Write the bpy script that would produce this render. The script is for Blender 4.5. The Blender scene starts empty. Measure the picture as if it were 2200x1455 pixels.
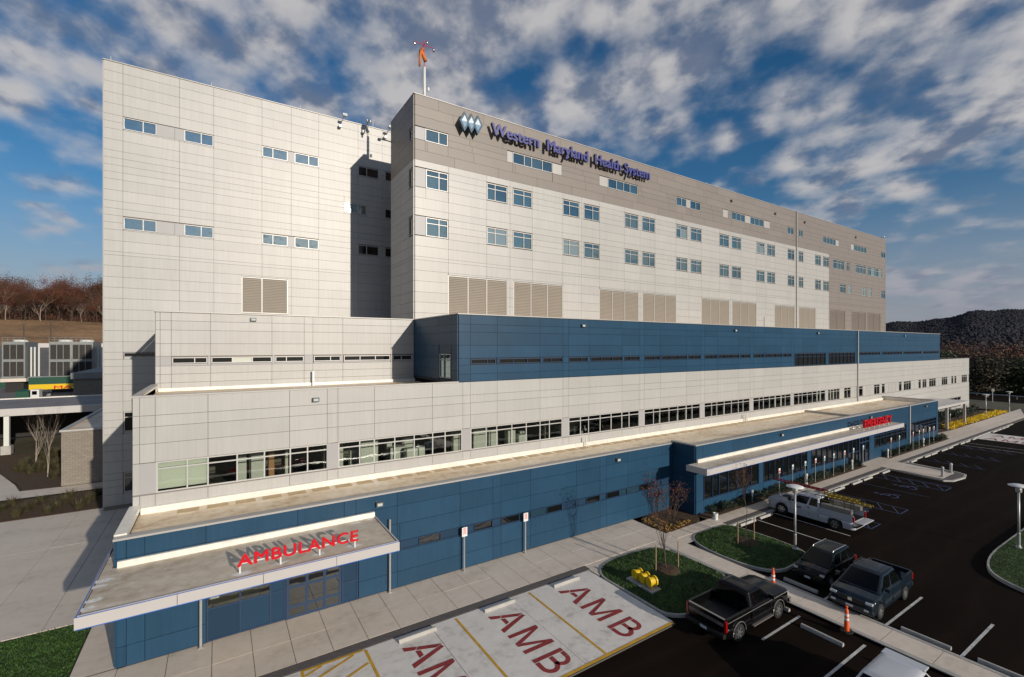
import bpy, bmesh, math, random
from mathutils import Vector, Matrix

# ------------------------------------------------------------ camera, sky, sun
scn = bpy.context.scene
COL = scn.collection
YAW = math.atan(632 / 986.0)
cam = bpy.data.cameras.new("camera"); camo = bpy.data.objects.new("camera", cam); COL.objects.link(camo)
cam.sensor_fit = 'HORIZONTAL'; cam.sensor_width = 36.0; cam.lens = 36.0 * 986 / 2200
cam.shift_y = 16.5 / 2200; cam.clip_end = 6000; cam.clip_start = 0.2
camo.location = (0, 0, 12.5); camo.rotation_euler = (math.radians(90), 0, -YAW)
scn.camera = camo
SUN = Vector((.226, -1.0, .288)).normalized()
EL = math.asin(SUN.z); AZ = math.atan2(SUN.x, SUN.y)

world = bpy.data.worlds.new("World"); scn.world = world; world.use_nodes = True
def build_world():
    nt = world.node_tree; N = nt.nodes; L = nt.links
    for n in list(N): N.remove(n)
    out = N.new('ShaderNodeOutputWorld')
    sky = N.new('ShaderNodeTexSky'); sky.sky_type = 'NISHITA'; sky.sun_disc = False
    sky.sun_elevation = EL; sky.sun_rotation = AZ; sky.altitude = 250; sky.air_density = 1.0; sky.dust_density = .35; sky.ozone_density = 2.6
    hs = N.new('ShaderNodeHueSaturation'); hs.inputs['Saturation'].default_value = 1.30
    L.new(sky.outputs[0], hs.inputs['Color'])
    b1 = N.new('ShaderNodeBackground'); b1.inputs[1].default_value = SKY_STRENGTH
    L.new(hs.outputs[0], b1.inputs[0])
    tc = N.new('ShaderNodeTexCoord'); sp = N.new('ShaderNodeSeparateXYZ'); L.new(tc.outputs['Generated'], sp.inputs[0])
    def math_(op, a, b=None, c=None):
        m = N.new('ShaderNodeMath'); m.operation = op
        for i, v in enumerate((a, b, c)):
            if v is None: continue
            if isinstance(v, (int, float)): m.inputs[i].default_value = v
            else: L.new(v, m.inputs[i])
        return m.outputs[0]
    zz = math_('ADD', math_('MAXIMUM', sp.outputs[2], 0.0), 0.30)
    cx = math_('DIVIDE', sp.outputs[0], zz); cy = math_('DIVIDE', sp.outputs[1], zz)
    cb = N.new('ShaderNodeCombineXYZ'); L.new(cx, cb.inputs[0]); L.new(cy, cb.inputs[1])
    mp = N.new('ShaderNodeMapping'); mp.inputs['Rotation'].default_value = (0, 0, math.radians(-25)); mp.inputs['Scale'].default_value = (1.3, 1.15, 1)
    mp.inputs['Location'].default_value = CLOUD_OFF
    L.new(cb.outputs[0], mp.inputs[0])
    def noise(vec, sc, det, ro, off=None):
        n = N.new('ShaderNodeTexNoise'); n.inputs['Scale'].default_value = sc; n.inputs['Detail'].default_value = det; n.inputs['Roughness'].default_value = ro
        if off:
            a = N.new('ShaderNodeVectorMath'); a.operation = 'ADD'; a.inputs[1].default_value = off; L.new(vec, a.inputs[0]); vec = a.outputs[0]
        L.new(vec, n.inputs['Vector']); return n.outputs[0]
    big = noise(mp.outputs[0], .75, 2, .5)
    med = noise(mp.outputs[0], 4.3, 10, .52)
    med2 = noise(mp.outputs[0], 4.3, 10, .52, (.035, .06, 0))
    wob = N.new('ShaderNodeVectorMath'); wob.operation = 'MULTIPLY_ADD'; wob.inputs[1].default_value = (.22, .22, 0)
    nw = N.new('ShaderNodeTexNoise'); nw.inputs['Scale'].default_value = 4.5; nw.inputs['Detail'].default_value = 4; L.new(mp.outputs[0], nw.inputs['Vector'])
    L.new(nw.outputs[1], wob.inputs[0]); L.new(mp.outputs[0], wob.inputs[2])
    vo = N.new('ShaderNodeTexVoronoi'); vo.feature = 'SMOOTH_F1'; vo.inputs['Scale'].default_value = 7.0; vo.inputs['Smoothness'].default_value = .6; L.new(wob.outputs[0], vo.inputs['Vector'])
    puff = math_('MULTIPLY', vo.outputs['Distance'], -.36)
    dens = math_('ADD', math_('ADD', math_('MULTIPLY', big, 1.05), math_('MULTIPLY', med, .72)), puff)
    def ramp(v, a, b):
        r = N.new('ShaderNodeMapRange'); r.interpolation_type = 'SMOOTHSTEP'
        r.inputs['From Min'].default_value = a; r.inputs['From Max'].default_value = b; L.new(v, r.inputs['Value']); return r.outputs[0]
    mask = ramp(dens, .58, .92)
    low = ramp(sp.outputs[2], .0, .10)
    mask = math_('MULTIPLY', mask, math_('MULTIPLY_ADD', low, .55, .45))
    mask = math_('MULTIPLY', mask, .93)
    # light and shadow inside the cloud layer: slope of the density towards the sun, and thickness
    slope = math_('SUBTRACT', med, med2)
    lit = ramp(math_('MULTIPLY_ADD', slope, 2.2, math_('MULTIPLY', dens, -.55)), -.72, -.26)
    mixc = N.new('ShaderNodeMix'); mixc.data_type = 'RGBA'
    mixc.inputs[6].default_value = (.17, .215, .315, 1); mixc.inputs[7].default_value = (.62, .605, .61, 1)
    L.new(lit, mixc.inputs[0])
    b2 = N.new('ShaderNodeBackground'); b2.inputs[1].default_value = CLOUD_STRENGTH; L.new(mixc.outputs[2], b2.inputs[0])
    mx = N.new('ShaderNodeMixShader'); L.new(mask, mx.inputs[0]); L.new(b1.outputs[0], mx.inputs[1]); L.new(b2.outputs[0], mx.inputs[2])
    hz_ = math_('MULTIPLY', math_('SUBTRACT', 1.0, ramp(sp.outputs[2], .0, .30)), .85)
    b3 = N.new('ShaderNodeBackground'); b3.inputs[0].default_value = (.265, .275, .345, 1); b3.inputs[1].default_value = 1.0
    mh = N.new('ShaderNodeMixShader'); L.new(hz_, mh.inputs[0]); L.new(mx.outputs[0], mh.inputs[1]); L.new(b3.outputs[0], mh.inputs[2])
    L.new(mh.outputs[0], out.inputs[0])
SKY_STRENGTH = .082; CLOUD_STRENGTH = .84; CLOUD_OFF = (14.3, 4.9, 0)
build_world()
sl = bpy.data.lights.new("sun", 'SUN'); sl.energy = 3.9; sl.angle = math.radians(.53); sl.color = (1, .92, .80)
so = bpy.data.objects.new("sun", sl); COL.objects.link(so); so.rotation_euler = SUN.to_track_quat('Z', 'Y').to_euler(); so.location = (20, -60, 60)
scn.view_settings.view_transform = 'Standard'; scn.view_settings.look = 'None'
scn.view_settings.exposure = 0.0; scn.view_settings.gamma = 1.0; scn.view_settings.use_curve_mapping = False

rnd = random.Random(7)
# ------------------------------------------------------------ materials
MATS = {}
def M(name, col, rough=.5, metal=0.0, spec=.5, var=0.0, noise=None, noise2=None, bump=None, coat=0.0):
    m = bpy.data.materials.new(name); m.use_nodes = True; nt = m.node_tree; N = nt.nodes; L = nt.links
    p = N['Principled BSDF']
    p.inputs['Roughness'].default_value = rough; p.inputs['Metallic'].default_value = metal
    p.inputs['Specular IOR Level'].default_value = spec; p.inputs['Coat Weight'].default_value = coat
    p.inputs['Coat Roughness'].default_value = .05
    m.diffuse_color = (*col, 1)
    fac = None; geo = N.new('ShaderNodeNewGeometry')
    def mult(a, b):
        if a is None: return b
        q = N.new('ShaderNodeMath'); q.operation = 'MULTIPLY'; L.new(a, q.inputs[0]); L.new(b, q.inputs[1]); return q.outputs[0]
    if var:
        oi = N.new('ShaderNodeObjectInfo'); q = N.new('ShaderNodeMapRange'); q.inputs['To Min'].default_value = 1 - var; q.inputs['To Max'].default_value = 1 + var
        L.new(oi.outputs['Random'], q.inputs['Value']); fac = q.outputs[0]
    for nz in (noise, noise2):
        if not nz: continue
        t = N.new('ShaderNodeTexNoise'); t.inputs['Scale'].default_value = nz[0]; t.inputs['Detail'].default_value = 6; t.inputs['Roughness'].default_value = .62
        if len(nz) > 2:
            mp = N.new('ShaderNodeMapping'); mp.inputs['Scale'].default_value = nz[2]; L.new(geo.outputs['Position'], mp.inputs[0]); L.new(mp.outputs[0], t.inputs['Vector'])
        else: L.new(geo.outputs['Position'], t.inputs['Vector'])
        q = N.new('ShaderNodeMapRange'); q.inputs['From Min'].default_value = .3; q.inputs['From Max'].default_value = .7
        q.inputs['To Min'].default_value = 1 - nz[1]; q.inputs['To Max'].default_value = 1 + nz[1]; L.new(t.outputs[0], q.inputs['Value'])
        fac = mult(fac, q.outputs[0])
    if fac is not None:
        rgb = N.new('ShaderNodeRGB'); rgb.outputs[0].default_value = (*col, 1)
        v = N.new('ShaderNodeVectorMath'); v.operation = 'SCALE'; L.new(rgb.outputs[0], v.inputs[0]); L.new(fac, v.inputs['Scale']); L.new(v.outputs[0], p.inputs['Base Color'])
    else: p.inputs['Base Color'].default_value = (*col, 1)
    if bump:
        t = N.new('ShaderNodeTexNoise'); t.inputs['Scale'].default_value = bump[0]; t.inputs['Detail'].default_value = 4; L.new(geo.outputs['Position'], t.inputs['Vector'])
        b = N.new('ShaderNodeBump'); b.inputs['Strength'].default_value = bump[1]; b.inputs['Distance'].default_value = bump[2] if len(bump) > 2 else .05
        L.new(t.outputs[0], b.inputs['Height']); L.new(b.outputs[0], p.inputs['Normal'])
    MATS[name] = m
    return m
def glass(name, dark, refl, tint=(1, 1, 1), rough=.015, clear=0.0, wav=.012):
    """window glass: part mirror, part dark room (or clear)"""
    m = bpy.data.materials.new(name); m.use_nodes = True; nt = m.node_tree; N = nt.nodes; L = nt.links
    for n in list(N): N.remove(n)
    out = N.new('ShaderNodeOutputMaterial'); g = N.new('ShaderNodeBsdfGlossy'); g.inputs['Color'].default_value = (*tint, 1); g.inputs['Roughness'].default_value = rough
    d = N.new('ShaderNodeBsdfDiffuse'); d.inputs['Color'].default_value = (*dark, 1)
    base = d.outputs[0]
    if clear:
        t = N.new('ShaderNodeBsdfTransparent'); t.inputs['Color'].default_value = (.90, .93, .90, 1)
        x = N.new('ShaderNodeMixShader'); x.inputs[0].default_value = clear; L.new(d.outputs[0], x.inputs[1]); L.new(t.outputs[0], x.inputs[2]); base = x.outputs[0]
    lw = N.new('ShaderNodeFresnel'); lw.inputs['IOR'].default_value = 1.5
    mr = N.new('ShaderNodeMapRange'); mr.inputs['From Min'].default_value = .04; mr.inputs['To Min'].default_value = refl; mr.inputs['To Max'].default_value = 1.0; L.new(lw.outputs[0], mr.inputs['Value'])
    x2 = N.new('ShaderNodeMixShader'); L.new(mr.outputs[0], x2.inputs[0]); L.new(base, x2.inputs[1]); L.new(g.outputs[0], x2.inputs[2]); L.new(x2.outputs[0], out.inputs[0])
    if wav:
        geo = N.new('ShaderNodeNewGeometry'); t = N.new('ShaderNodeTexNoise'); t.inputs['Scale'].default_value = .9; L.new(geo.outputs['Position'], t.inputs['Vector'])
        b = N.new('ShaderNodeBump'); b.inputs['Strength'].default_value = wav; b.inputs['Distance'].default_value = 1.0; L.new(t.outputs[0], b.inputs['Height']); L.new(b.outputs[0], g.inputs['Normal'])
    m.diffuse_color = (*dark, 1); MATS[name] = m
STREAK = (6, 6, .25)
M('white_panel', (.422, .409, .388), .44, metal=.05, spec=.42, var=.036, noise=(.35, .035), noise2=(1.2, .05, STREAK))
M('grey_panel', (.36, .35, .35), .45, spec=.5, var=.03, noise=(.5, .03))
M('taupe_panel', (.232, .200, .177), .45, spec=.4, var=.05, noise=(.6, .03), noise2=(1.2, .02, STREAK))
M('blue_panel', (.016, .056, .106), .40, spec=.26, var=.09, noise=(.5, .08), noise2=(1.5, .09, STREAK))
M('joint_dark', (.22, .19, .165), .8)
M('joint_blue', (.012, .022, .040), .7)
M('frame_light', (.50, .49, .47), .4, metal=.2)
M('frame_grey', (.34, .35, .36), .4, metal=.3)
M('frame_blue', (.012, .036, .085), .4)
M('louver', (.31, .265, .215), .5, noise=(.6, .04))
M('taupe_louver', (.20, .165, .14), .5)
M('flashing', (.78, .74, .66), .35, metal=.1, noise=(.8, .10), noise2=(2.5, .10, (3, 3, .6)))
M('coping', (.42, .40, .375), .45, metal=.2)
M('fascia', (.50, .47, .45), .38, noise=(.4, .02))
M('blue_film', (.03, .13, .48), .35)
M('interior', (.13, .12, .10), .8)
M('reception_wall', (.62, .58, .46), .7)
M('interior_dark', (.05, .045, .04), .8)
M('cabinet', (.55, .55, .50), .5)
M('wood', (.40, .19, .08), .5)
M('blind', (.55, .56, .49), .8)
glass('glass_tower', (.035, .058, .055), .38, (.74, .92, .92), wav=.02)
glass('glass_wing', (.04, .06, .06), .52, (.84, .97, .97), rough=.022, wav=.02)
glass('glass_blind', (.20, .23, .21), .30, (.75, .95, 1.0), wav=.02)
glass('glass_dim', (.018, .03, .03), .34, (.68, .88, .90), wav=.02)
glass('glass_dark', (.006, .007, .007), .09, (1, 1, 1))
glass('glass_clear', (.01, .012, .011), .06, (1, 1, 1), clear=.97)
glass('glass_teal', (.020, .050, .075), .12, (.8, 1, 1))
M('spandrel', (.014, .040, .078), .45, spec=.2, var=.12)
def roof_mat(name, c0, c1, c2):
    m = bpy.data.materials.new(name); m.use_nodes = True; nt = m.node_tree; N = nt.nodes; L = nt.links; p = N['Principled BSDF']; p.inputs['Roughness'].default_value = .55
    geo = N.new('ShaderNodeNewGeometry')
    def nz(sc, mpn=None):
        t = N.new('ShaderNodeTexNoise'); t.inputs['Scale'].default_value = sc; t.inputs['Detail'].default_value = 7; t.inputs['Roughness'].default_value = .6
        if mpn:
            mp = N.new('ShaderNodeMapping'); mp.inputs['Scale'].default_value = mpn; L.new(geo.outputs['Position'], mp.inputs[0]); L.new(mp.outputs[0], t.inputs['Vector'])
        else: L.new(geo.outputs['Position'], t.inputs['Vector'])
        return t.outputs[0]
    r = N.new('ShaderNodeValToRGB'); e = r.color_ramp.elements; e[0].position = .30; e[0].color = (*c0, 1); e[1].position = .66; e[1].color = (*c2, 1)
    k = r.color_ramp.elements.new(.47); k.color = (*c1, 1)
    a = N.new('ShaderNodeMath'); a.operation = 'MULTIPLY_ADD'; L.new(nz(.45, (.5, 1.3, 1)), a.inputs[0]); a.inputs[1].default_value = .55
    s2 = N.new('ShaderNodeMath'); s2.operation = 'MULTIPLY'; s2.inputs[1].default_value = .45; L.new(nz(2.4), s2.inputs[0]); L.new(s2.outputs[0], a.inputs[2])
    L.new(a.outputs[0], r.inputs[0]); L.new(r.outputs[0], p.inputs['Base Color'])
    b = N.new('ShaderNodeBump'); b.inputs['Strength'].default_value = .5; b.inputs['Distance'].default_value = .02; L.new(nz(3.5), b.inputs['Height']); L.new(b.outputs[0], p.inputs['Normal'])
    MATS[name] = m
roof_mat('roof_membrane', (.34, .20, .09), (.68, .53, .36), (.86, .75, .60))
roof_mat('canopy_membrane', (.30, .22, .14), (.54, .45, .345), (.74, .65, .53))
roof_mat('concrete', (.46, .39, .32), (.62, .54, .455), (.68, .60, .51))
roof_mat('pad_concrete', (.38, .34, .30), (.70, .65, .59), (.78, .73, .67))
roof_mat('walk_concrete', (.50, .42, .33), (.67, .57, .47), (.73, .63, .53))
M('roof_pad', (.50, .37, .22), .8, noise=(3, .2))
M('slab_joint', (.10, .088, .075), .9)
M('kerb', (.40, .38, .345), .7, noise=(2, .14), bump=(20, .2))
def asphalt_mat():
    m = bpy.data.materials.new('asphalt'); m.use_nodes = True; nt = m.node_tree; N = nt.nodes; L = nt.links; p = N['Principled BSDF']; p.inputs['Roughness'].default_value = .92; p.inputs['Specular IOR Level'].default_value = .05
    geo = N.new('ShaderNodeNewGeometry')
    def nz(sc, d=6):
        t = N.new('ShaderNodeTexNoise'); t.inputs['Scale'].default_value = sc; t.inputs['Detail'].default_value = d; t.inputs['Roughness'].default_value = .65; L.new(geo.outputs['Position'], t.inputs['Vector']); return t.outputs[0]
    r = N.new('ShaderNodeValToRGB'); e = r.color_ramp.elements; e[0].position = .30; e[0].color = (.0055, .0034, .0023, 1); e[1].position = .72; e[1].color = (.0155, .0098, .0070, 1)
    a = N.new('ShaderNodeMath'); a.operation = 'MULTIPLY_ADD'; L.new(nz(.16, 8), a.inputs[0]); a.inputs[1].default_value = .6
    s2 = N.new('ShaderNodeMath'); s2.operation = 'MULTIPLY'; s2.inputs[1].default_value = .4; L.new(nz(55, 3), s2.inputs[0]); L.new(s2.outputs[0], a.inputs[2])
    wv = N.new('ShaderNodeTexWave'); wv.wave_type = 'RINGS'; wv.inputs['Scale'].default_value = .16; wv.inputs['Distortion'].default_value = 9; wv.inputs['Detail'].default_value = 3; wv.inputs['Detail Scale'].default_value = .35; L.new(geo.outputs['Position'], wv.inputs['Vector'])
    w2 = N.new('ShaderNodeMath'); w2.operation = 'POWER'; L.new(wv.outputs[1], w2.inputs[0]); w2.inputs[1].default_value = 6.0
    w3 = N.new('ShaderNodeMath'); w3.operation = 'MULTIPLY_ADD'; L.new(w2.outputs[0], w3.inputs[0]); w3.inputs[1].default_value = .13; L.new(a.outputs[0], w3.inputs[2])
    L.new(w3.outputs[0], r.inputs[0]); L.new(r.outputs[0], p.inputs['Base Color'])
    b = N.new('ShaderNodeBump'); b.inputs['Strength'].default_value = .6; b.inputs['Distance'].default_value = .01; L.new(nz(70, 3), b.inputs['Height']); L.new(b.outputs[0], p.inputs['Normal'])
    MATS['asphalt'] = m
asphalt_mat()
def paver_mat(name, c1, c2, cm, w, h, sc=1.0):
    m = bpy.data.materials.new(name); m.use_nodes = True; nt = m.node_tree; N = nt.nodes; L = nt.links; p = N['Principled BSDF']; p.inputs['Roughness'].default_value = .85
    geo = N.new('ShaderNodeNewGeometry'); sp = N.new('ShaderNodeSeparateXYZ'); L.new(geo.outputs['Position'], sp.inputs[0])
    b = N.new('ShaderNodeTexBrick'); b.inputs['Color1'].default_value = (*c1, 1); b.inputs['Color2'].default_value = (*c2, 1); b.inputs['Mortar'].default_value = (*cm, 1)
    b.inputs['Scale'].default_value = sc; b.inputs['Brick Width'].default_value = w; b.inputs['Row Height'].default_value = h; b.inputs['Mortar Size'].default_value = .012
    cb = N.new('ShaderNodeCombineXYZ'); ad = N.new('ShaderNodeMath'); ad.operation = 'ADD'; L.new(sp.outputs[1], ad.inputs[0]); L.new(sp.outputs[2], ad.inputs[1])
    L.new(sp.outputs[0], cb.inputs[0]); L.new(ad.outputs[0], cb.inputs[1]); L.new(cb.outputs[0], b.inputs['Vector']); L.new(b.outputs[0], p.inputs['Base Color'])
    MATS[name] = m
paver_mat('pavers', (.145, .125, .118), (.115, .10, .096), (.07, .06, .056), .2, .1)
paver_mat('block', (.25, .215, .175), (.21, .18, .15), (.15, .13, .11), .4, .2)
M('grass', (.035, .062, .010), .9, noise=(1.1, .45), noise2=(14, .4), bump=(40, .8))
M('grass_blade', (.035, .085, .012), .7, var=0, noise=(2.2, .5))
M('dry_grass', (.24, .135, .060), .95, noise=(.05, .4), noise2=(.6, .35), bump=(1.5, .8))
M('field', (.07, .06, .032), .95, noise=(.03, .4), noise2=(.4, .4))
M('mulch', (.070, .040, .020), .95, noise=(5, .5), noise2=(22, .45), bump=(25, 1.0))
M('red_paint', (.27, .028, .026), .6, noise=(3, .22), noise2=(20, .15))
M('yellow_paint', (.58, .32, .02), .6, noise=(4, .2))
M('white_paint', (.50, .49, .47), .6, noise=(3, .3), noise2=(14, .2))
M('blue_paint', (.030, .048, .115), .7, noise=(3, .35))
M('red_letter', (.62, .008, .020), .3)
M('letter_face', (.060, .062, .235), .35)
M('letter_side', (.018, .018, .028), .4)
M('chrome', (.75, .75, .74), .12, metal=1.0)
M('galv', (.44, .44, .43), .45, metal=.5, noise=(2, .1))
M('mast', (.72, .70, .66), .4)
M('orange_cloth', (.62, .17, .03), .8, noise=(4, .2))
M('orange_post', (.80, .10, .015), .5)
M('white_plastic', (.74, .74, .72), .4)
M('black', (.010, .010, .010), .5)
M('rubber', (.012, .012, .012), .85, noise=(30, .3))
M('alu', (.58, .58, .57), .3, metal=.9)
M('yellow', (.70, .46, .008), .35)
M('hydrant_cap', (.55, .33, .03), .4)
M('stake', (.33, .22, .12), .85)
M('bark', (.085, .058, .042), .9, noise=(12, .3))
M('bark_pale', (.27, .22, .17), .9, noise=(8, .3))
M('bark_birch', (.42, .35, .28), .8, noise=(10, .35))
M('leaf_red', (.135, .026, .014), .7, var=.2, noise=(3, .4))
M('leaf_rust', (.118, .038, .018), .8, noise=(.22, .45), noise2=(2, .35))
M('leaf_brown', (.10, .046, .026), .8, noise=(.22, .45), noise2=(2, .35))
M('leaf_crimson', (.11, .010, .018), .8, noise=(1, .3))
M('leaf_dark', (.014, .026, .009), .6, noise=(5, .5))
M('leaf_green', (.040, .060, .014), .7, noise=(.5, .5), noise2=(4, .3))
M('leaf_olive', (.052, .042, .018), .8, noise=(.6, .5), noise2=(4, .3))
M('leaf_grassy', (.062, .052, .020), .8, noise=(2, .5))
M('flower', (.72, .50, .012), .7, noise=(5, .2))
M('flower_orange', (.48, .26, .05), .7, noise=(5, .35))
M('hill_wood', (.0125, .0125, .0185), .95, noise=(.012, .18), noise2=(.09, .15))  # dark bluish base stands in for cloud shadow and haze over the ridge
M('cooling', (.21, .22, .215), .5, metal=.2, noise=(.6, .12))
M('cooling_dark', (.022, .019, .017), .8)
M('cooling_blade', (.085, .075, .065), .7)
M('drive_roof', (.20, .185, .18), .7, noise=(.3, .2), noise2=(1.5, .1))
M('patch_white', (.72, .70, .66), .6, noise=(6, .25))
M('yard_asphalt', (.13, .12, .115), .9, noise=(.08, .2), noise2=(.6, .15))
M('green', (.006, .060, .032), .4)
M('steel_white', (.62, .62, .58), .5)
M('paint_black', (.003, .003, .0035), .16, spec=.35)
M('paint_navy', (.010, .018, .028), .2, metal=.1, spec=.5)
M('paint_green', (.003, .005, .005), .16, spec=.35)
M('paint_white', (.50, .51, .53), .25, coat=.4)
M('trim_grey', (.16, .14, .125), .4)
M('car_glass', (.002, .0025, .003), .05, spec=.2)
M('tail_red', (.35, .004, .006), .2, coat=.5)
M('lamp_glass', (.50, .54, .56), .12, coat=.5)
M('ladder_red', (.22, .012, .018), .5)
M('ladder_yellow', (.40, .26, .03), .5)
M('tool_box', (.38, .36, .33), .35, metal=.6)
M('plate', (.50, .52, .55), .5)
M('logo_blue', (.020, .070, .125), .3)
M('logo_light', (.62, .69, .74), .22, metal=.25)
M('logo_mid', (.20, .32, .42), .22, metal=.25)
M('teal_sign', (.03, .22, .25), .5)
M('wall_light', (.10, .10, .09), .4)

# ------------------------------------------------------------ building helpers
BASE = {}
def reg(o, name, parent=None, mat=None, kind=None, label=None):
    COL.objects.link(o)
    if parent is not None:
        o.parent = parent
        o.matrix_parent_inverse = Matrix.Translation(-BASE.get(parent.name, Vector((0, 0, 0))))
    if kind: o['kind'] = kind
    if label: o['label'] = label
    BASE[o.name] = o.location.copy()
    return o
def thing(name, label, cat, base=(0, 0, 0), group=None):
    o = bpy.data.objects.new(name, None); o.location = base; o.empty_display_size = .2
    reg(o, name); o['label'] = label; o['category'] = cat
    if group: o['group'] = group
    return o
def tag(o, label, cat, group=None):
    o['label'] = label; o['category'] = cat
    if group: o['group'] = group
    return o
UNIT = {}
def unit(mat):
    if mat in UNIT: return UNIT[mat]
    me = bpy.data.meshes.new('block_' + mat)
    v = [(x, y, z) for x in (-.5, .5) for y in (-.5, .5) for z in (-.5, .5)]
    me.from_pydata(v, [], [(0, 1, 3, 2), (4, 6, 7, 5), (0, 4, 5, 1), (2, 3, 7, 6), (0, 2, 6, 4), (1, 5, 7, 3)])
    me.materials.append(MATS[mat]); me.update(); UNIT[mat] = me
    return me
def box(name, x0, x1, y0, y1, z0, z1, mat, parent=None, kind=None):
    o = bpy.data.objects.new(name, unit(mat)); o.location = ((x0 + x1) / 2, (y0 + y1) / 2, (z0 + z1) / 2); o.scale = (x1 - x0, y1 - y0, z1 - z0)
    return reg(o, name, parent, kind=kind)
class MB:
    """collects shapes of one mesh, several materials"""
    def __init__(s): s.v = []; s.f = []; s.m = []; s.mats = []
    def mi(s, mat):
        if mat not in s.mats: s.mats.append(mat)
        return s.mats.index(mat)
    def face(s, pts, mat):
        i = len(s.v); s.v += [tuple(p) for p in pts]; s.f.append(tuple(range(i, i + len(pts)))); s.m.append(s.mi(mat))
    def raw(s, vs, fs, mat):
        i = len(s.v); s.v += [tuple(p) for p in vs]; k = s.mi(mat)
        for f in fs: s.f.append(tuple(i + q for q in f)); s.m.append(k)
    def box(s, x0, x1, y0, y1, z0, z1, mat):
        v = [(x, y, z) for x in (x0, x1) for y in (y0, y1) for z in (z0, z1)]
        s.raw(v, [(0, 1, 3, 2), (4, 6, 7, 5), (0, 4, 5, 1), (2, 3, 7, 6), (0, 2, 6, 4), (1, 5, 7, 3)], mat)
    def tube(s, pts, rad, mat, n=8, cap=True):
        pts = [Vector(p) for p in pts]
        if not isinstance(rad, (list, tuple)): rad = [rad] * len(pts)
        vs = []; fs = []
        for i, p in enumerate(pts):
            d = (pts[min(i + 1, len(pts) - 1)] - pts[max(i - 1, 0)]).normalized()
            a = d.cross(Vector((0, 0, 1)) if abs(d.z) < .9 else Vector((1, 0, 0))).normalized(); b = d.cross(a)
            for k in range(n):
                t = 2 * math.pi * k / n; vs.append(p + (a * math.cos(t) + b * math.sin(t)) * rad[i])
        for i in range(len(pts) - 1):
            for k in range(n): fs.append((i * n + k, i * n + (k + 1) % n, (i + 1) * n + (k + 1) % n, (i + 1) * n + k))
        if cap: fs.append(tuple(range(n - 1, -1, -1))); fs.append(tuple((len(pts) - 1) * n + k for k in range(n)))
        s.raw(vs, fs, mat)
    def prism(s, poly, z0, z1, mat, side=None):
        n = len(poly); vs = [(x, y, z0) for x, y in poly] + [(x, y, z1) for x, y in poly]
        s.raw(vs, [tuple(range(n - 1, -1, -1))], mat); s.raw(vs, [tuple(range(n, 2 * n))], mat)
        s.raw(vs, [(i, (i + 1) % n, n + (i + 1) % n, n + i) for i in range(n)], side or mat)
    def lathe(s, prof, mat, c=(0, 0, 0), n=16):
        vs = []; fs = []
        for r, z in prof:
            for k in range(n):
                t = 2 * math.pi * k / n; vs.append((c[0] + r * math.cos(t), c[1] + r * math.sin(t), c[2] + z))
        for i in range(len(prof) - 1):
            for k in range(n): fs.append((i * n + k, i * n + (k + 1) % n, (i + 1) * n + (k + 1) % n, (i + 1) * n + k))
        s.raw(vs, fs, mat)
    def build(s, name, parent=None, kind=None, smooth=False, bevel=0, merge=False):
        me = bpy.data.meshes.new(name); me.from_pydata(s.v, [], s.f)
        for q in s.mats: me.materials.append(MATS[q])
        me.polygons.foreach_set('material_index', s.m)
        if bevel or merge:
            b = bmesh.new(); b.from_mesh(me); bmesh.ops.remove_doubles(b, verts=b.verts, dist=.0005); bmesh.ops.recalc_face_normals(b, faces=b.faces)
            if bevel:
                es = [e for e in b.edges if len(e.link_faces) == 2 and e.calc_face_angle(0) > .5]
                bmesh.ops.bevel(b, geom=es, offset=bevel, segments=2, affect='EDGES', profile=.6, clamp_overlap=True)
            b.to_mesh(me); b.free()
        if smooth: me.polygons.foreach_set('use_smooth', [True] * len(me.polygons))
        me.update()
        if smooth == 'angle': me.set_sharp_from_angle(angle=math.radians(38))
        o = bpy.data.objects.new(name, me)
        return reg(o, name, parent, kind=kind)
def copytree(o, loc, rz=0.0, parent=None, scale=None):
    c = o.copy(); COL.objects.link(c); c.parent = parent
    if parent is None:
        c.location = loc; c.rotation_euler = (0, 0, rz)
        if scale: c.scale = scale
    for ch in list(o.children): copytree(ch, None, 0, c)
    return c

# ---- facade work: a plane is ('y', val) facing -y or ('x', val) facing -x ; u along it, w up, n outward
def pbox(mb, pl, u0, u1, w0, w1, n0, n1, mat):
    if pl[0] == 'y': mb.box(u0, u1, pl[1] - n1, pl[1] - n0, w0, w1, mat)
    else: mb.box(pl[1] - n1, pl[1] - n0, u0, u1, w0, w1, mat)
def pobj(name, pl, u0, u1, w0, w1, n0, n1, mat, parent):
    if pl[0] == 'y': return box(name, u0, u1, pl[1] - n1, pl[1] - n0, w0, w1, mat, parent)
    return box(name, pl[1] - n1, pl[1] - n0, u0, u1, w0, w1, mat, parent)
def subtract(rects, h):
    out = []
    for (a, b, c, d, m) in rects:
        e, f, g, k = h
        if e >= b or f <= a or g >= d or k <= c: out.append((a, b, c, d, m)); continue
        if e > a: out.append((a, e, c, d, m))
        if f < b: out.append((f, b, c, d, m))
        x0, x1 = max(a, e), min(b, f)
        if g > c: out.append((x0, x1, c, g, m))
        if k < d: out.append((x0, x1, k, d, m))
    return out
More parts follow.
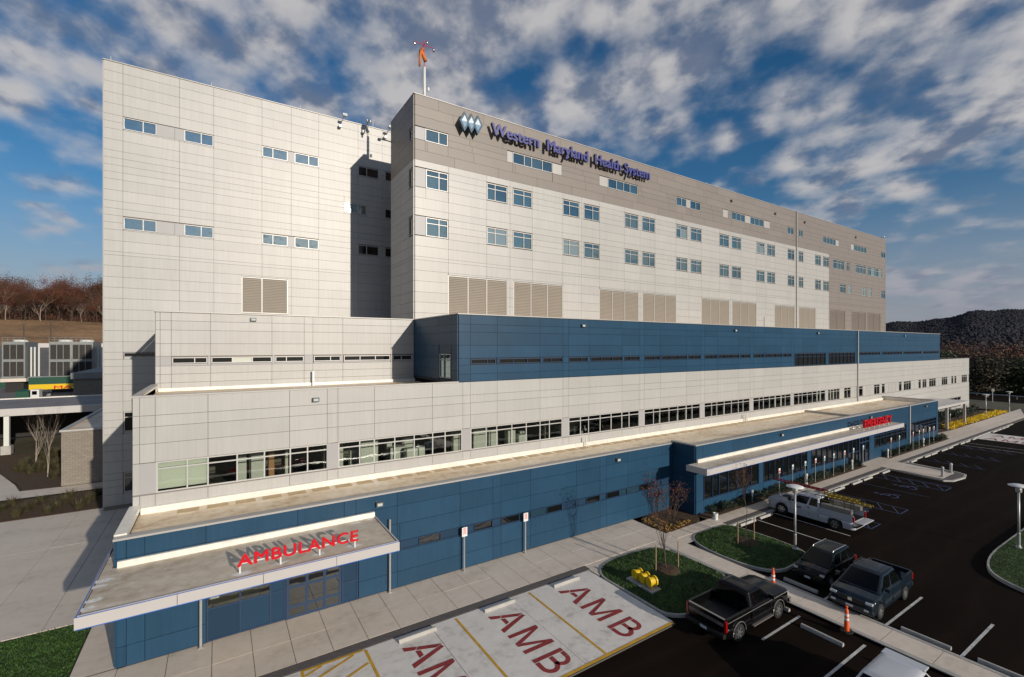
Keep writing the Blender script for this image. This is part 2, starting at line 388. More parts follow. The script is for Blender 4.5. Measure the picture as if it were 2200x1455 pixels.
class Facade:
    def __init__(s, root, depth=.075, gap=.017): s.root = root; s.P = []; s.depth = depth; s.gap = gap
    def wall(s, pl, u0, u1, w0, w1, mat='joint_dark', thick=.25, name='wall', back=0.0):
        mb = MB(); pbox(mb, pl, u0, u1, w0, w1, -thick, -back, mat); return mb.build(name, s.root)
    def panels(s, wall, pl, rects, holes):
        for h in holes: rects = subtract(rects, h)
        for r in rects:
            if r[1] - r[0] > .12 and r[3] - r[2] > .08: s.P.append((wall, pl, r))
    def grid(s, us, ws, mat):
        return [(us[i], us[i + 1], min(ws[j], ws[j + 1]), max(ws[j], ws[j + 1]), mat) for i in range(len(us) - 1) for j in range(len(ws) - 1)]
    def finish(s, lim=296):
        def size(p):
            w, pl, r = p; u = (r[0] + r[1]) / 2; z = (r[2] + r[3]) / 2
            c = Vector((u, pl[1], z)) if pl[0] == 'y' else Vector((pl[1], u, z)); d = c - Vector((0, 0, 12.5))
            nrm = abs(d.y) if pl[0] == 'y' else abs(d.x)
            return (r[1] - r[0]) * (r[3] - r[2]) * nrm / d.length ** 3
        s.P.sort(key=size, reverse=True); g = s.gap / 2
        for wall, pl, r in s.P[:lim]:
            pobj('panel', pl, r[0] + g, r[1] - g, r[2] + g, r[3] - g, 0, s.depth, r[4], wall)
        if len(s.P) > lim:
            mb = MB()
            for wall, pl, r in s.P[lim:]: pbox(mb, pl, r[0] + g, r[1] - g, r[2] + g, r[3] - g, 0, s.depth, r[4])
            mb.build('far_panels', s.root, kind='stuff')
def window(root, pl, us, ws, gmat, fmat, n=.10, fw=.06, blind=None, name='window', back=None):
    """us/ws are division lines; frame is the window's own mesh, every pane a piece of it"""
    mb = MB(); h = fw / 2
    for i, u in enumerate(us):
        a, b = (u, u + fw) if i == 0 else ((u - fw, u) if i == len(us) - 1 else (u - h, u + h))
        pbox(mb, pl, a, b, ws[0], ws[-1], .0, n, fmat)
    for j, w in enumerate(ws):
        a, b = (w, w + fw) if j == 0 else ((w - fw, w) if j == len(ws) - 1 else (w - h, w + h))
        pbox(mb, pl, us[0] + .002, us[-1] - .002, a + .001, b - .001, .002, n - .004, fmat)
    o = mb.build(name, root)
    for i in range(len(us) - 1):
        for j in range(len(ws) - 1):
            m = gmat(i, j) if callable(gmat) else gmat
            g0, g1 = (.015, .03) if back is None else back
            pobj('pane', pl, us[i] + h, us[i + 1] - h, ws[j] + h, ws[j + 1] - h, g0, g1, m, o)
            if blind and i in blind:
                pobj('blind', pl, us[i] + h, us[i + 1] - h, ws[j] + h + (.10 if j == 0 else 0), ws[j + 1] - h, -.10, -.09, 'blind', o)
    return o
def louvre(root, pl, us, w0, w1, mat, fmat, fw=.07, name='louvre'):
    mb = MB(); n = .085
    for i, u in enumerate(us): pbox(mb, pl, u - fw / 2, u + fw / 2, w0, w1, 0, n, fmat)
    pbox(mb, pl, us[0], us[-1], w1 - fw, w1, 0, n - .003, fmat); pbox(mb, pl, us[0], us[-1], w0, w0 + fw, 0, n - .003, fmat)
    o = mb.build(name, root)
    b2 = MB(); st = .14; k = int((w1 - w0 - 2 * fw) / st)
    for i in range(len(us) - 1):
        for j in range(k):
            z = w0 + fw + j * st; a, b = us[i] + fw / 2, us[i + 1] - fw / 2
            if pl[0] == 'y':
                y = pl[1]; b2.face([(a, y - .075, z), (b, y - .075, z), (b, y - .005, z + st), (a, y - .005, z + st)], mat)
                b2.face([(a, y - .075, z), (b, y - .075, z), (b, y - .075, z + .025), (a, y - .075, z + .025)], mat)
    b2.build('louvre_blades', o, kind='stuff')
    return o
def letters(text, x0, x1, z0, z1, y, depth, face, side, root, upz=True, offset=.0, spacing=1.0, fat=.0):
    """stand-up letters facing -y, each its own piece"""
    cu = bpy.data.curves.new('lettering', 'FONT'); cu.body = text; cu.extrude = .5; cu.offset = offset; cu.space_character = spacing; cu.resolution_u = 4
    o = bpy.data.objects.new('lettering', cu); COL.objects.link(o)
    dg = bpy.context.evaluated_depsgraph_get(); me = bpy.data.meshes.new_from_object(o.evaluated_get(dg)); COL.objects.unlink(o); bpy.data.objects.remove(o)
    b = bmesh.new(); b.from_mesh(me); bmesh.ops.remove_doubles(b, verts=b.verts, dist=1e-5); b.normal_update()
    xs = [v.co.x for v in b.verts]; mnx, mxx = min(xs), max(xs)
    cap = .729; sx = (x1 - x0) / (mxx - mnx); sz = (z1 - z0) / cap
    seen = set(); res = []
    for v0 in b.verts:
        if v0 in seen: continue
        st = [v0]; comp = []; seen.add(v0)
        while st:
            q = st.pop(); comp.append(q)
            for e in q.link_edges:
                w = e.other_vert(q)
                if w not in seen: seen.add(w); st.append(w)
        res.append(comp)
    for comp in sorted(res, key=lambda c: min(v.co.x for v in c)):
        idx = {v: i for i, v in enumerate(comp)}; vs = []; fs = []; ms = []
        for q, (dx, dz) in enumerate(((0, 0), (fat, 0), (-fat, 0), (0, fat * .7), (0, -fat * .7)) if fat else ((0, 0),)):
            o0 = len(vs)
            for v in comp: vs.append((x0 + (v.co.x - mnx) * sx + dx, y + .003 * q + (.5 - v.co.z) * (depth - .007 * q), z0 + v.co.y * sz + dz))
            for f in {f for v in comp for f in v.link_faces}:
                fs.append(tuple(o0 + idx[v] for v in f.verts)); ms.append(0 if abs(f.normal.z) > .9 else 1)
        m2 = bpy.data.meshes.new('letter'); m2.from_pydata(vs, [], fs); m2.materials.append(MATS[face]); m2.materials.append(MATS[side]); m2.polygons.foreach_set('material_index', ms); m2.update()
        reg(bpy.data.objects.new('letter', m2), 'letter', root)
    b.free()
# ============================================================ GROUND AND SETTING
KS = 'structure'
def sheet(name, poly, z, mat, parent=None, kind=KS, thick=None):
    mb = MB()
    if thick: mb.prism(poly, z - thick, z, mat)
    else: mb.face([(x, y, z) for x, y in poly], mat)
    return mb.build(name, parent, kind=kind if parent is None else None)
def rectp(x0, x1, y0, y1): return [(x0, y0), (x1, y0), (x1, y1), (x0, y1)]
def slabs(parent, xs, ys, z, mat, gap=.022, th=.03):
    for i in range(len(xs) - 1):
        for j in range(len(ys) - 1):
            dz = rnd.uniform(-.004, .004)
            box('slab', xs[i] + gap / 2, xs[i + 1] - gap / 2, ys[j] + gap / 2, ys[j + 1] - gap / 2, z - th, z + dz, mat, parent)
ZA = -.12
sheet('ground', rectp(-3000, 3000, -3000, 3000), -.30, 'field')
sheet('parking_lot', rectp(-40, 135, -40, 19.2), ZA, 'asphalt')
sheet('road', [(128, -60), (170, -60), (200, 120), (150, 120)], ZA + .004, 'asphalt')
# ambulance pad with painted letters
pad = sheet('ambulance_pad', rectp(-6, 17.45, 13.5, 19.32), -.05, 'slab_joint', thick=.06)
slabs(pad, [-6, -2.9, 1.2, 5.1, 9.2 - 1.2, 13.3 - 1.1, 17.45], [13.62, 19.3], -.02, 'pad_concrete')
ZP = -.012
def paint(name, poly, mat, parent, z=ZP):
    mb = MB(); mb.face([(x, y, z) for x, y in poly], mat); return mb.build(name, parent)
def stripe(a, b, w, mat, parent, z=ZP):
    a = Vector((*a, 0)); b = Vector((*b, 0)); d = (b - a).normalized(); n = Vector((-d.y, d.x, 0)) * w / 2
    return paint('painted_line', [(p.x, p.y) for p in (a - n, b - n, b + n, a + n)], mat, parent, z)
for x in (5.12, 9.2, 13.3): stripe((x, 19.15), (x, 13.66), .11, 'yellow_paint', pad)
paint('painted_line', rectp(-6, 17.35, 13.5, 13.64), 'yellow_paint', pad, ZP + .003)
stripe((2.68, 19.22), (5.06, 19.22), .11, 'yellow_paint', pad); stripe((2.72, 19.16), (2.72, 13.66), .11, 'yellow_paint', pad)
for i in range(7):
    x0, y0 = 2.80, 18.35 - .95 * i
    x1 = min(5.02, x0 + 2.22); y1 = y0 + (x1 - x0) * .42
    if y1 > 19.12: x1 -= (y1 - 19.12) / .42; y1 = 19.12
    if y0 > 13.8: stripe((x0, y0), (x1, y1), .11, 'yellow_paint', pad, ZP + .002)
stripe((3.42, 19.14), (2.8, 18.88), .1, 'yellow_paint', pad, ZP + .002)
def stencil(polys, ox, oy, name='painted_letter'):
    """reading direction -y, letter top +x"""
    mb = MB()
    for p in polys: mb.face([(ox + v, oy - u, ZP) for u, v in p], 'red_paint')
    return mb.build(name, pad)
LA = [[(0, 0), (.26, 0), (.40, .40), (.24, .56)], [(.25, .60), (.42, .44), (.70, 1.2), (.60, 1.52)], [(1.16, 0), (1.42, 0), (.82, 1.52), (.66, 1.45)], [(.47, .40), (.95, .40), (.87, .60), (.54, .60)]]
LM = [[(0, 0), (.21, 0), (.21, 1.5), (0, 1.5)], [(.22, 1.5), (.22, 1.12), (.62, .0), (.72, .0), (.72, .28)], [(.74, .0), (.84, 0), (1.16, 1.05), (1.16, 1.5), (.74, .30)], [(1.17, 0), (1.38, 0), (1.38, 1.5), (1.17, 1.5)]]
def arc(cx, cy, rx, ry, t, a0, a1, n=9):
    o = [(cx + rx * math.cos(a0 + (a1 - a0) * i / n), cy + ry * math.sin(a0 + (a1 - a0) * i / n)) for i in range(n + 1)]
    q = [(cx + (rx - t) * math.cos(a0 + (a1 - a0) * i / n), cy + (ry - t) * math.sin(a0 + (a1 - a0) * i / n)) for i in range(n + 1)]
    return o + q[::-1]
LB = [[(0, 0), (.2, 0), (.2, 1.45), (0, 1.45)], [(.24, 0), (.58, 0), (.58, .2), (.24, .2)], [(.24, .66), (.52, .66), (.52, .86), (.24, .86)], [(.24, 1.25), (.5, 1.25), (.5, 1.45), (.24, 1.45)],
      arc(.58, .43, .46, .43, .2, -math.pi / 2, math.pi / 2), arc(.52, 1.055, .40, .395, .19, -math.pi / 2, math.pi / 2)]
for bx0 in (14.62, 10.52, 6.43, ):
    stencil(LA, bx0, 18.46); stencil(LM, bx0, 16.78); stencil(LB, bx0, 14.96)
# wheel stops
def wheel_stop(x0, x1, y0, y1, label, group, z=0.0):
    mb = MB(); h = .14
    if x1 - x0 > y1 - y0:
        y = (y0 + y1) / 2
        sec = [(-.09, 0), (.09, 0), (.075, h * .6), (.045, h), (-.045, h), (-.075, h * .6)]
        vs = [(x0, y + a, z + b) for a, b in sec] + [(x1, y + a, z + b) for a, b in sec]
    else:
        x = (x0 + x1) / 2
        sec = [(-.09, 0), (.09, 0), (.075, h * .6), (.045, h), (-.045, h), (-.075, h * .6)]
        vs = [(x + a, y0, z + b) for a, b in sec] + [(x + a, y1, z + b) for a, b in sec]
    n = 6
    mb.raw(vs, [tuple(range(n)), tuple(range(2 * n - 1, n - 1, -1))] + [(i, (i + 1) % n, n + (i + 1) % n, n + i) for i in range(n)], 'kerb')
    return tag(mb.build('wheel_stop', merge=True), label, 'wheel stop', group)
for x in (6.42, 10.55, 14.66): wheel_stop(x, x + 1.7, 18.75, 19.0, 'concrete wheel stop at the head of an ambulance bay, above red AMB letters', 'wheel stops of the ambulance bays', -.02)
for y in (8.72, 5.9): wheel_stop(22.0, 22.25, y, y + 1.65, 'concrete wheel stop in an empty space on the ambulance side of the walk', 'wheel stops left of the middle walk', ZA)
wheel_stop(22.75, 23.0, 11.25, 12.9, 'concrete wheel stop right against the walk, under the nose of the black pickup', None, ZA)
wheel_stop(25.65, 25.9, 11.3, 12.95, 'concrete wheel stop in front of the dark compact sport utility car', None, ZA)
wheel_stop(25.6, 25.85, 8.72, 10.35, 'concrete wheel stop in front of the navy crew-cab pickup', None, ZA)
for y in (6.2, 3.75): wheel_stop(25.5, 25.75, y, y + 1.65, 'concrete wheel stop in an empty space beyond the middle walk', 'wheel stops right of the middle walk', ZA)
for x0, x1 in ((30.8, 32.7), (33.3, 35.0), (43.5, 44.7), (44.95, 46.9), (48.6, 50.55), (50.95, 52.85), (55.3, 57.05)):
    wheel_stop(x0, x1, 18.35, 18.55, 'concrete wheel stop along the emergency sidewalk, before the crosswalk tongue', 'wheel stops along the sidewalk, near row', ZA)
for x0, x1 in ((63.2, 64.8), (67.4, 69.2), (69.5, 71.4), (73.0, 75.2), (75.5, 77.1), (80.2, 82.0), (82.4, 84.2), (85.3, 87.0), (95.1, 97.6), (97.9, 100), (100.4, 102.2), (102.5, 104.2)):
    wheel_stop(x0, x1, 18.45, 18.65, 'concrete wheel stop along the emergency sidewalk, past the crosswalk tongue', 'wheel stops along the sidewalk, far row', ZA)
# sidewalks
sw = sheet('sidewalk', rectp(-4.75, 25.2, 19.8, 23.28), -.03, 'slab_joint', thick=.2)
xs = [-4.75, -3.28] + [-1.69 + 1.49 * 0] + [-.2 + 1.405 * i for i in range(0, 18)]
xs = [x for x in xs if x < 25.1] + [25.2]
slabs(sw, xs, [19.8, 21.5, 23.26], 0, 'walk_concrete')
sheet('apron', rectp(17.5, 30.35, 18.5, 19.86), -.012, 'walk_concrete')
pv = sheet('paver_band', rectp(-6, 17.6, 19.32, 19.8), -.004, 'pavers', thick=.1)
sw2 = sheet('middle_walk', rectp(23.45, 25.2, -14, 19.8), -.03, 'slab_joint', thick=.2)
slabs(sw2, [23.68, 25.04], [-14 + 1.69 * i for i in range(21)], .0, 'walk_concrete')
mk = MB(); mk.box(23.45, 23.66, -14, 19.4, -.14, .012, 'kerb'); mk.box(25.05, 25.22, -14, 13.4, -.14, .012, 'kerb'); mk.build('walk_kerb', sw2)
sw3 = sheet('emergency_sidewalk', rectp(25.2, 125, 18.85, 20.3), -.03, 'slab_joint', thick=.2)
slabs(sw3, [25.2 + 1.42 * i for i in range(71)], [19.32, 20.3], 0, 'walk_concrete')
sheet('paver_edge', rectp(30.1, 108, 18.85, 19.3), .004, 'pavers', thick=.02, parent=sw3)
mk = MB(); mk.box(30.3, 108, 18.68, 18.85, -.14, .012, 'kerb'); mk.build('kerb', sw3)
tongue = sheet('crosswalk_tongue', [(57.4, 18.68), (56.9, 14.3), (57.6, 13.75), (60.0, 13.5), (61.4, 13.75), (61.9, 14.4), (62.6, 18.68)], .008, 'kerb', thick=.15)
sheet('paving', [(57.9, 20.3), (57.5, 14.5), (60.9, 14.5), (62.0, 20.3)], .016, 'walk_concrete', tongue); sheet('paver_border', [(57.15, 18.6), (57.05, 14.35), (57.7, 13.9), (60, 13.66), (61.3, 13.9), (61.7, 14.5), (62.3, 18.6)], .012, 'pavers', tongue)
sheet('entrance_paving', rectp(57.0, 62.9, 20.28, 21.25), .006, 'walk_concrete')
sheet('far_paving', [(83.5, 20.3), (125, 20.3), (135, 22.4), (93, 22.2), (86, 22.6), (82.3, 22.6), (82.3, 20.9)], .004, 'walk_concrete')
sheet('far_ambulance_pad', rectp(87.2, 94.2, 6, 18.6), ZA + .01, 'pad_concrete')
for ox in (87.6, 91.0):
    mb = MB()
    for polys, oy in ((LA, 18.0), (LM, 16.3), (LB, 14.5)):
        for p in polys: mb.face([(ox + v * 1.3, oy - u, ZA + .016) for u, v in p], 'red_paint')
    mb.build('painted_letters', bpy.data.objects['far_ambulance_pad'])
# parking lines
lot = bpy.data.objects['parking_lot']; zl = ZA + .006
for a, b in (((19.7, 10.8), (22.9, 10.8)), ((19.3, 8.27), (23.0, 8.27)), ((19.2, 5.7), (23, 5.7)), ((25.4, 10.85), (29.8, 10.85)), ((25.3, 8.35), (29.8, 8.3)), ((25.2, 5.85), (29.6, 5.75)), ((25.2, 3.3), (29.6, 3.2))):
    stripe(a, b, .11, 'white_paint', lot, zl)
for x in (33.0, 35.4): stripe((x, 18.5), (x, 13.55), .10, 'white_paint', lot, zl)
for x in (80.0, 82.3): stripe((x, 18.5), (x, 12.5), .10, 'white_paint', lot, zl)
def wheelchair(x, y):
    mb = MB()
    mb.face([(x + a, y + b, zl) for a, b in arc(0, 0, .62, .62, .12, -2.6, 2.2, 16)], 'blue_paint')
    for q in ([(-.1, -.1), (.05, -.1), (.05, .75), (-.1, .75)], [(.0, .05), (.55, .05), (.55, .18), (.0, .18)], [(.5, .1), (.9, -.5), (1.02, -.43), (.6, .18)], arc(0, .95, .16, .16, .14, 0, 6.283, 12)):
        mb.face([(x + a, y + b, zl) for a, b in q], 'blue_paint')
    mb.build('painted_symbol', lot)
for x in (41.7, 47.7, 51.9): wheelchair(x, 15.4)
for x0 in (38.0, 43.2, 53.4):
    stripe((x0, 18.5), (x0, 13.3), .09, 'blue_paint', lot, zl); stripe((x0 + 1.6, 18.5), (x0 + 1.6, 13.3), .09, 'blue_paint', lot, zl); stripe((x0, 13.3), (x0 + 1.6, 13.3), .09, 'blue_paint', lot, zl)
    for k in range(5): stripe((x0, 13.4 + k * 1.0), (x0 + 1.6, 14.3 + k * 1.0), .08, 'blue_paint', lot, zl + .001)
for x0 in (66, 72, 78):
    stripe((x0, 18.4), (x0, 13.3), .09, 'blue_paint', lot, zl)
    for k in range(4): stripe((x0, 13.6 + k * 1.1), (x0 + 1.5, 14.5 + k * 1.1), .07, 'blue_paint', lot, zl + .001)
for x in (50, 55.3): stripe((x, 18.4), (x, 13.4), .08, 'blue_paint', lot, zl)
# plaza on the left
plaza = sheet('plaza', rectp(-60, -3.4, 28.0, 47.0), -.03, 'slab_joint', thick=.2)
slabs(plaza, [-20.1, -14.3, -8.8, -6.5, -3.42], [28.05, 39.3, 46.95], 0, 'concrete')
box('slab', -60, -20.12, 28.05, 46.95, -.03, .0, 'concrete', plaza)
sheet('side_walk', rectp(-4.72, -3.32, 23.3, 28.0), -.002, 'walk_concrete')
sheet('lawn', [(-60, 5), (-4.75, 5), (-4.75, 27.95), (-60, 28.0)], -.01, 'grass')
sheet('far_walk_left', [(-60, 53.2), (-8.0, 53.6), (-8.0, 56.0), (-12, 56), (-14.4, 56.2), (-15.4, 59), (-17.8, 64.5), (-20, 66.5), (-60, 68)], -.012, 'concrete')
bed2 = sheet('planting_bed', [(-14.6, 47.05), (-7.3, 47.05), (-7.3, 53.4), (-13.7, 52.6), (-15.5, 50.4)], .01, 'mulch', thick=.1)
bed1 = sheet('birch_bed', [(-11.8, 56.05), (-14.2, 56.2), (-15.2, 59), (-17.8, 64.5), (-21, 67), (-26, 68.5), (-26, 75.5), (-11.8, 75.5)], .012, 'mulch', thick=.1)
# grass islands
def smooth_poly(pts, n=3):
    for _ in range(n):
        out = []
        for i in range(len(pts)):
            a = pts[i]; b = pts[(i + 1) % len(pts)]
            out += [(a[0] * .75 + b[0] * .25, a[1] * .75 + b[1] * .25), (a[0] * .25 + b[0] * .75, a[1] * .25 + b[1] * .75)]
        pts = out
    return pts
def inpoly(x, y, poly):
    r = False; j = len(poly) - 1
    for i in range(len(poly)):
        xi, yi = poly[i]; xj, yj = poly[j]
        if (yi > y) != (yj > y) and x < (xj - xi) * (y - yi) / (yj - yi) + xi: r = not r
        j = i
    return r
def island(name, poly, ztop, hole=None, dens=330):
    cx = sum(p[0] for p in poly) / len(poly); cy = sum(p[1] for p in poly) / len(poly)
    mb = MB()
    outer = poly; inner = []
    for i in range(len(poly)):
        a, b, c = poly[i - 1], poly[i], poly[(i + 1) % len(poly)]
        t = Vector((c[0] - a[0], c[1] - a[1])).normalized(); n = Vector((-t.y, t.x))
        inner.append((b[0] + n.x * .11, b[1] + n.y * .11))
    k = len(poly)
    vs = [(x, y, -.14) for x, y in outer] + [(x + (cx - x) * .002, y + (cy - y) * .002, ztop - .02) for x, y in outer] + [(x + (cx - x) * .006, y + (cy - y) * .006, ztop) for x, y in outer] + [(x, y, ztop) for x, y in inner]
    fs = []
    for r in range(3):
        for i in range(k): fs.append((r * k + i, r * k + (i + 1) % k, (r + 1) * k + (i + 1) % k, (r + 1) * k + i))
    mb.raw(vs, fs, 'kerb'); o = mb.build(name, kind=KS)
    mb = MB(); vs = [(x, y, ztop - .01) for x, y in inner] + [(x + (cx - x) * .35, y + (cy - y) * .35, ztop + .07) for x, y in inner] + [(cx, cy, ztop + .1)]
    fs = [(i, (i + 1) % k, k + (i + 1) % k, k + i) for i in range(k)] + [(k + i, k + (i + 1) % k, 2 * k) for i in range(k)]
    mb.raw(vs, fs, 'grass'); mb.build('turf', o)
    r2 = random.Random(len(name)); gb = MB()
    x0, x1 = min(p[0] for p in inner), max(p[0] for p in inner); y0, y1 = min(p[1] for p in inner), max(p[1] for p in inner)
    vs = []; fs = []
    for _ in range(int((x1 - x0) * (y1 - y0) * dens)):
        x, y = r2.uniform(x0, x1), r2.uniform(y0, y1)
        if not inpoly(x, y, inner): continue
        if hole and (x - hole[0]) ** 2 + (y - hole[1]) ** 2 < hole[2] ** 2: continue
        dd = min(1, min(math.hypot(x - p[0], y - p[1]) for p in inner[::2]) / 1.2)
        z = ztop - .01 + .08 * dd; h = r2.uniform(.04, .10); a = r2.uniform(0, 6.28); w = .018
        i = len(vs); vs += [(x - w * math.cos(a), y - w * math.sin(a), z), (x + w * math.cos(a), y + w * math.sin(a), z), (x + r2.uniform(-.05, .05), y + r2.uniform(-.05, .05), z + h)]; fs.append((i, i + 1, i + 2))
    gb.raw(vs, fs, 'grass_blade'); gb.build('grass_blades', o, kind='stuff')
    return o
I1 = smooth_poly([(17.52, 13.3), (23.45, 13.3), (23.45, 18.6), (22.6, 19.55), (17.45, 19.5), (17.52, 16)], 3)
island('grass_island', I1, .03, (21.0, 16.8, .75))
I2 = smooth_poly([(25.25, 13.35), (29.0, 13.35), (30.45, 13.9), (30.4, 18.9), (29.0, 19.2), (25.25, 19.15)], 3)
island('grass_island', I2, .03, (28.2, 16.5, .75))
I3 = smooth_poly([(34.0, 2.0), (52, -3), (52, 7.4), (45, 7.6), (37.2, 7.8), (34.6, 6.3)], 3)
island('grass_island', I3, .06, None, 120)
# lawn blades at the lower left
gb = MB(); vs = []; fs = []; r2 = random.Random(3)
for _ in range(17000):
    x, y = r2.uniform(-8.8, -4.8), r2.uniform(20.0, 27.9); a = r2.uniform(0, 6.28); w = .02; i = len(vs)
    vs += [(x - w * math.cos(a), y - w * math.sin(a), -.01), (x + w * math.cos(a), y + w * math.sin(a), -.01), (x + r2.uniform(-.05, .05), y + r2.uniform(-.05, .05), r2.uniform(.03, .09))]; fs.append((i, i + 1, i + 2))
gb.raw(vs, fs, 'grass_blade'); gb.build('grass_blades', bpy.data.objects['lawn'], kind='stuff')

# ============================================================ LEFT WING (tall white block)
k5 = 46 / 46.8
def x5(x): return x * k5
def z5(z): return 12.5 + (z - 12.5) * k5
P5 = ('y', 46.0)
wing = thing('hospital_wing', 'tall plain white panelled wing with narrow windows, behind the lower tiers', 'building', (20, 60, 0))
F = Facade(wing)
ZT5 = 34.22
mb = MB(); mb.box(x5(-7.41), 62, 46.26, 76, 0, ZT5 - .35, 'white_panel'); mb.build('shell', wing)
w5 = F.wall(P5, x5(-7.41), 40, 0, ZT5)
mb = MB(); mb.box(x5(-7.41) - .04, 40.05, 45.86, 46.5, ZT5, ZT5 + .06, 'coping'); mb.build('coping', wing)
us = [x5(u) for u in (-7.41, -6.26, -2.67, -.29, 3.33, 5.71, 8.09, 11.75, 14.16, 17.8, 20.2)]
zs = [33.86, 33.04, 32.2, 31.37, 30.51, 29.96, 29.4, 28.57, 27.72, 27.16, 26.61, 26.06, 25.5, 24.65, 23.81, 23.23, 22.69, 22.13, 21.57, 20.72, 19.87, 19.6, 18.77, 17.9, 17.08, 16.23, 15.37, 14.53, 13.71, 12.85, 12.03, 11.46, 10.93, 10.34, 9.48, 9.03, 8.19, 7.34, 6.75, 6.18, 5.64, 4.84, 4.34, 3.51, 2.6, 2.09, 1.55, .96, .1]
ws = [ZT5 - .01] + [z5(z) for z in zs]
rects = F.grid(us, ws, 'white_panel')
rects = [r for r in rects if not (r[0] > x5(5) and r[3] < 14.3)]
win5 = []
for zc in (30.44, 22.60, ):
    win5 += [([-6.23, -5.02, -4.17], zc), ([-2.34, -1.18, -.32], zc), ([3.36, 4.2, 5.40], zc), ([6.0, 7.2, 8.07], zc), ([11.76, 12.6, 13.8], zc), ([14.45, 15.5, 16.6], zc)]
win5 += [([10.42, 11.72, 12.58], 26.60), ([14.45, 15.5, 16.6], 26.60)]
holes = []
for uu, zc in win5:
    holes.append((x5(uu[0]), x5(uu[-1]), z5(zc - .94), z5(zc + .02)))
for a, b in ((-4.17, -2.34), (5.40, 6.0)):
    for zc in (30.44, 22.6): holes.append((x5(a), x5(b), z5(zc - .94), z5(zc + .02)))
for zc in (7.34, 2.6): holes.append((x5(-6.2), x5(-3.9), z5(zc - 1.55), z5(zc)))
holes.append((x5(-6.2), x5(-1.2), z5(11.66), z5(12.0)))
holes.append((x5(1.76), x5(5.42), z5(15.4), z5(18.65)))
F.panels(w5, P5, rects, holes)
extra = []
for zc in (30.44, 22.6): extra += [(x5(-4.17), x5(-2.98), z5(zc - .94), z5(zc + .02), 'grey_panel'), (x5(-2.98), x5(-2.34), z5(zc - .94), z5(zc + .02), 'grey_panel'), (x5(5.40), x5(6.0), z5(zc - .94), z5(zc + .02), 'grey_panel')]
F.panels(w5, P5, extra, [])
F.finish()
for uu, zc in win5:
    dk = uu[0] > 11  # windows under the tower's shadow: shade put into a darker glass
    window(wing, P5, [x5(u) for u in uu], [z5(zc - .92), z5(zc)], 'glass_wing' if not dk else 'glass_dark', 'frame_light', fw=.05)
for zc in (7.34, 2.6): window(wing, P5, [x5(-6.2), x5(-3.9)], [z5(zc - 1.53), z5(zc - .42), z5(zc - .02)], 'glass_dark', 'frame_light', fw=.05)
window(wing, P5, [x5(-6.2), x5(-3.3), x5(-1.2)], [z5(11.67), z5(11.99)], 'glass_dark', 'frame_grey', fw=.04)
louvre(wing, P5, [x5(1.79), x5(3.33), x5(5.39)], z5(15.43), z5(18.62), 'louver', 'frame_light')
# left end face seen only from the side
mb = MB(); mb.box(x5(-7.41) - .06, x5(-7.41), 46.0, 76, 0, ZT5, 'white_panel'); mb.build('end_wall', wing)
# ============================================================ WARD TOWER
k4 = 35.3 / 36
def x4(x): return x * k4
def z4(z): return 12.5 + (z - 12.5) * k4
P4 = ('y', 35.3); XA = 13.32
tower = thing('ward_tower', 'long white ward tower with a taupe top band carrying the hospital name', 'building', (60, 38, 0))
F = Facade(tower, depth=.10)
ZT4 = z4(33.19); XE = x4(109.27)
mb = MB(); mb.box(XA + .25, XE, 35.55, 40.98, 10.2, ZT4 - .3, 'taupe_panel'); mb.box(26, XE, 40.98, 46.2, 10.2, ZT4 - .35, 'white_panel'); mb.build('shell', tower)
w4 = F.wall(P4, XA, XE, 10.2, ZT4)
mb = MB(); mb.box(XA - .12, XE + .1, 35.16, 35.62, ZT4, ZT4 + .06, 'coping'); mb.box(XA - .12, XA + .3, 35.62, 41.05, ZT4, ZT4 + .058, 'coping'); mb.build('coping', tower)
us = [13.6, 16.57]; b = 20.32
while b < 85: us += [b, b + 2.47, b + 4.99]; b += 8.72
us = [u for u in us if u < 84] + [85.77]
usw = [XA if u == 13.6 else x4(u) for u in us]
WR = [27.83, 27.27, 26.71, 26.15, 25.6, 24.75, 23.87, 23.28, 22.72, 22.16, 21.6, 20.76, 19.89, 19.62, 18.75, 17.88, 16.98, 16.14, 15.27, 14.3]
rects = F.grid(usw, [z4(z) for z in WR], 'white_panel')
usb = [85.77, 89.4, 94.1, 98.4, 102.9, 106.2, 109.27]
rects += F.grid([x4(u) for u in usb], [z4(z) for z in WR], 'taupe_panel')
BR = [33.18, 32.31, 31.47, 30.62, 30.07, 29.51, 28.66, 27.83]
for j in range(len(BR) - 1):
    off = [0, -3.0, 2.0, -1.4, 3.2, -1.0, 1.5][j]
    uu = [13.6] + [v for v in [15.65 + off + 4.36 * i for i in range(-1, 24)] if 14.2 < v < 108.6] + [109.27]
    uu = [XA if v == 13.6 else x4(v) for v in uu]
    rects += F.grid(uu, [z4(BR[j]), z4(BR[j + 1])], 'taupe_panel')
holes = []; W4 = []
def addwin(us_, z0, z1, splits, gm='glass_tower'):
    W4.append(([x4(u) for u in us_], [z4(z0)] + [z4(s_) for s_ in splits] + [z4(z1)], gm)); holes.append((x4(us_[0]) - .03, x4(us_[-1]) + .03, z4(z0) - .03, z4(z1) + .03))
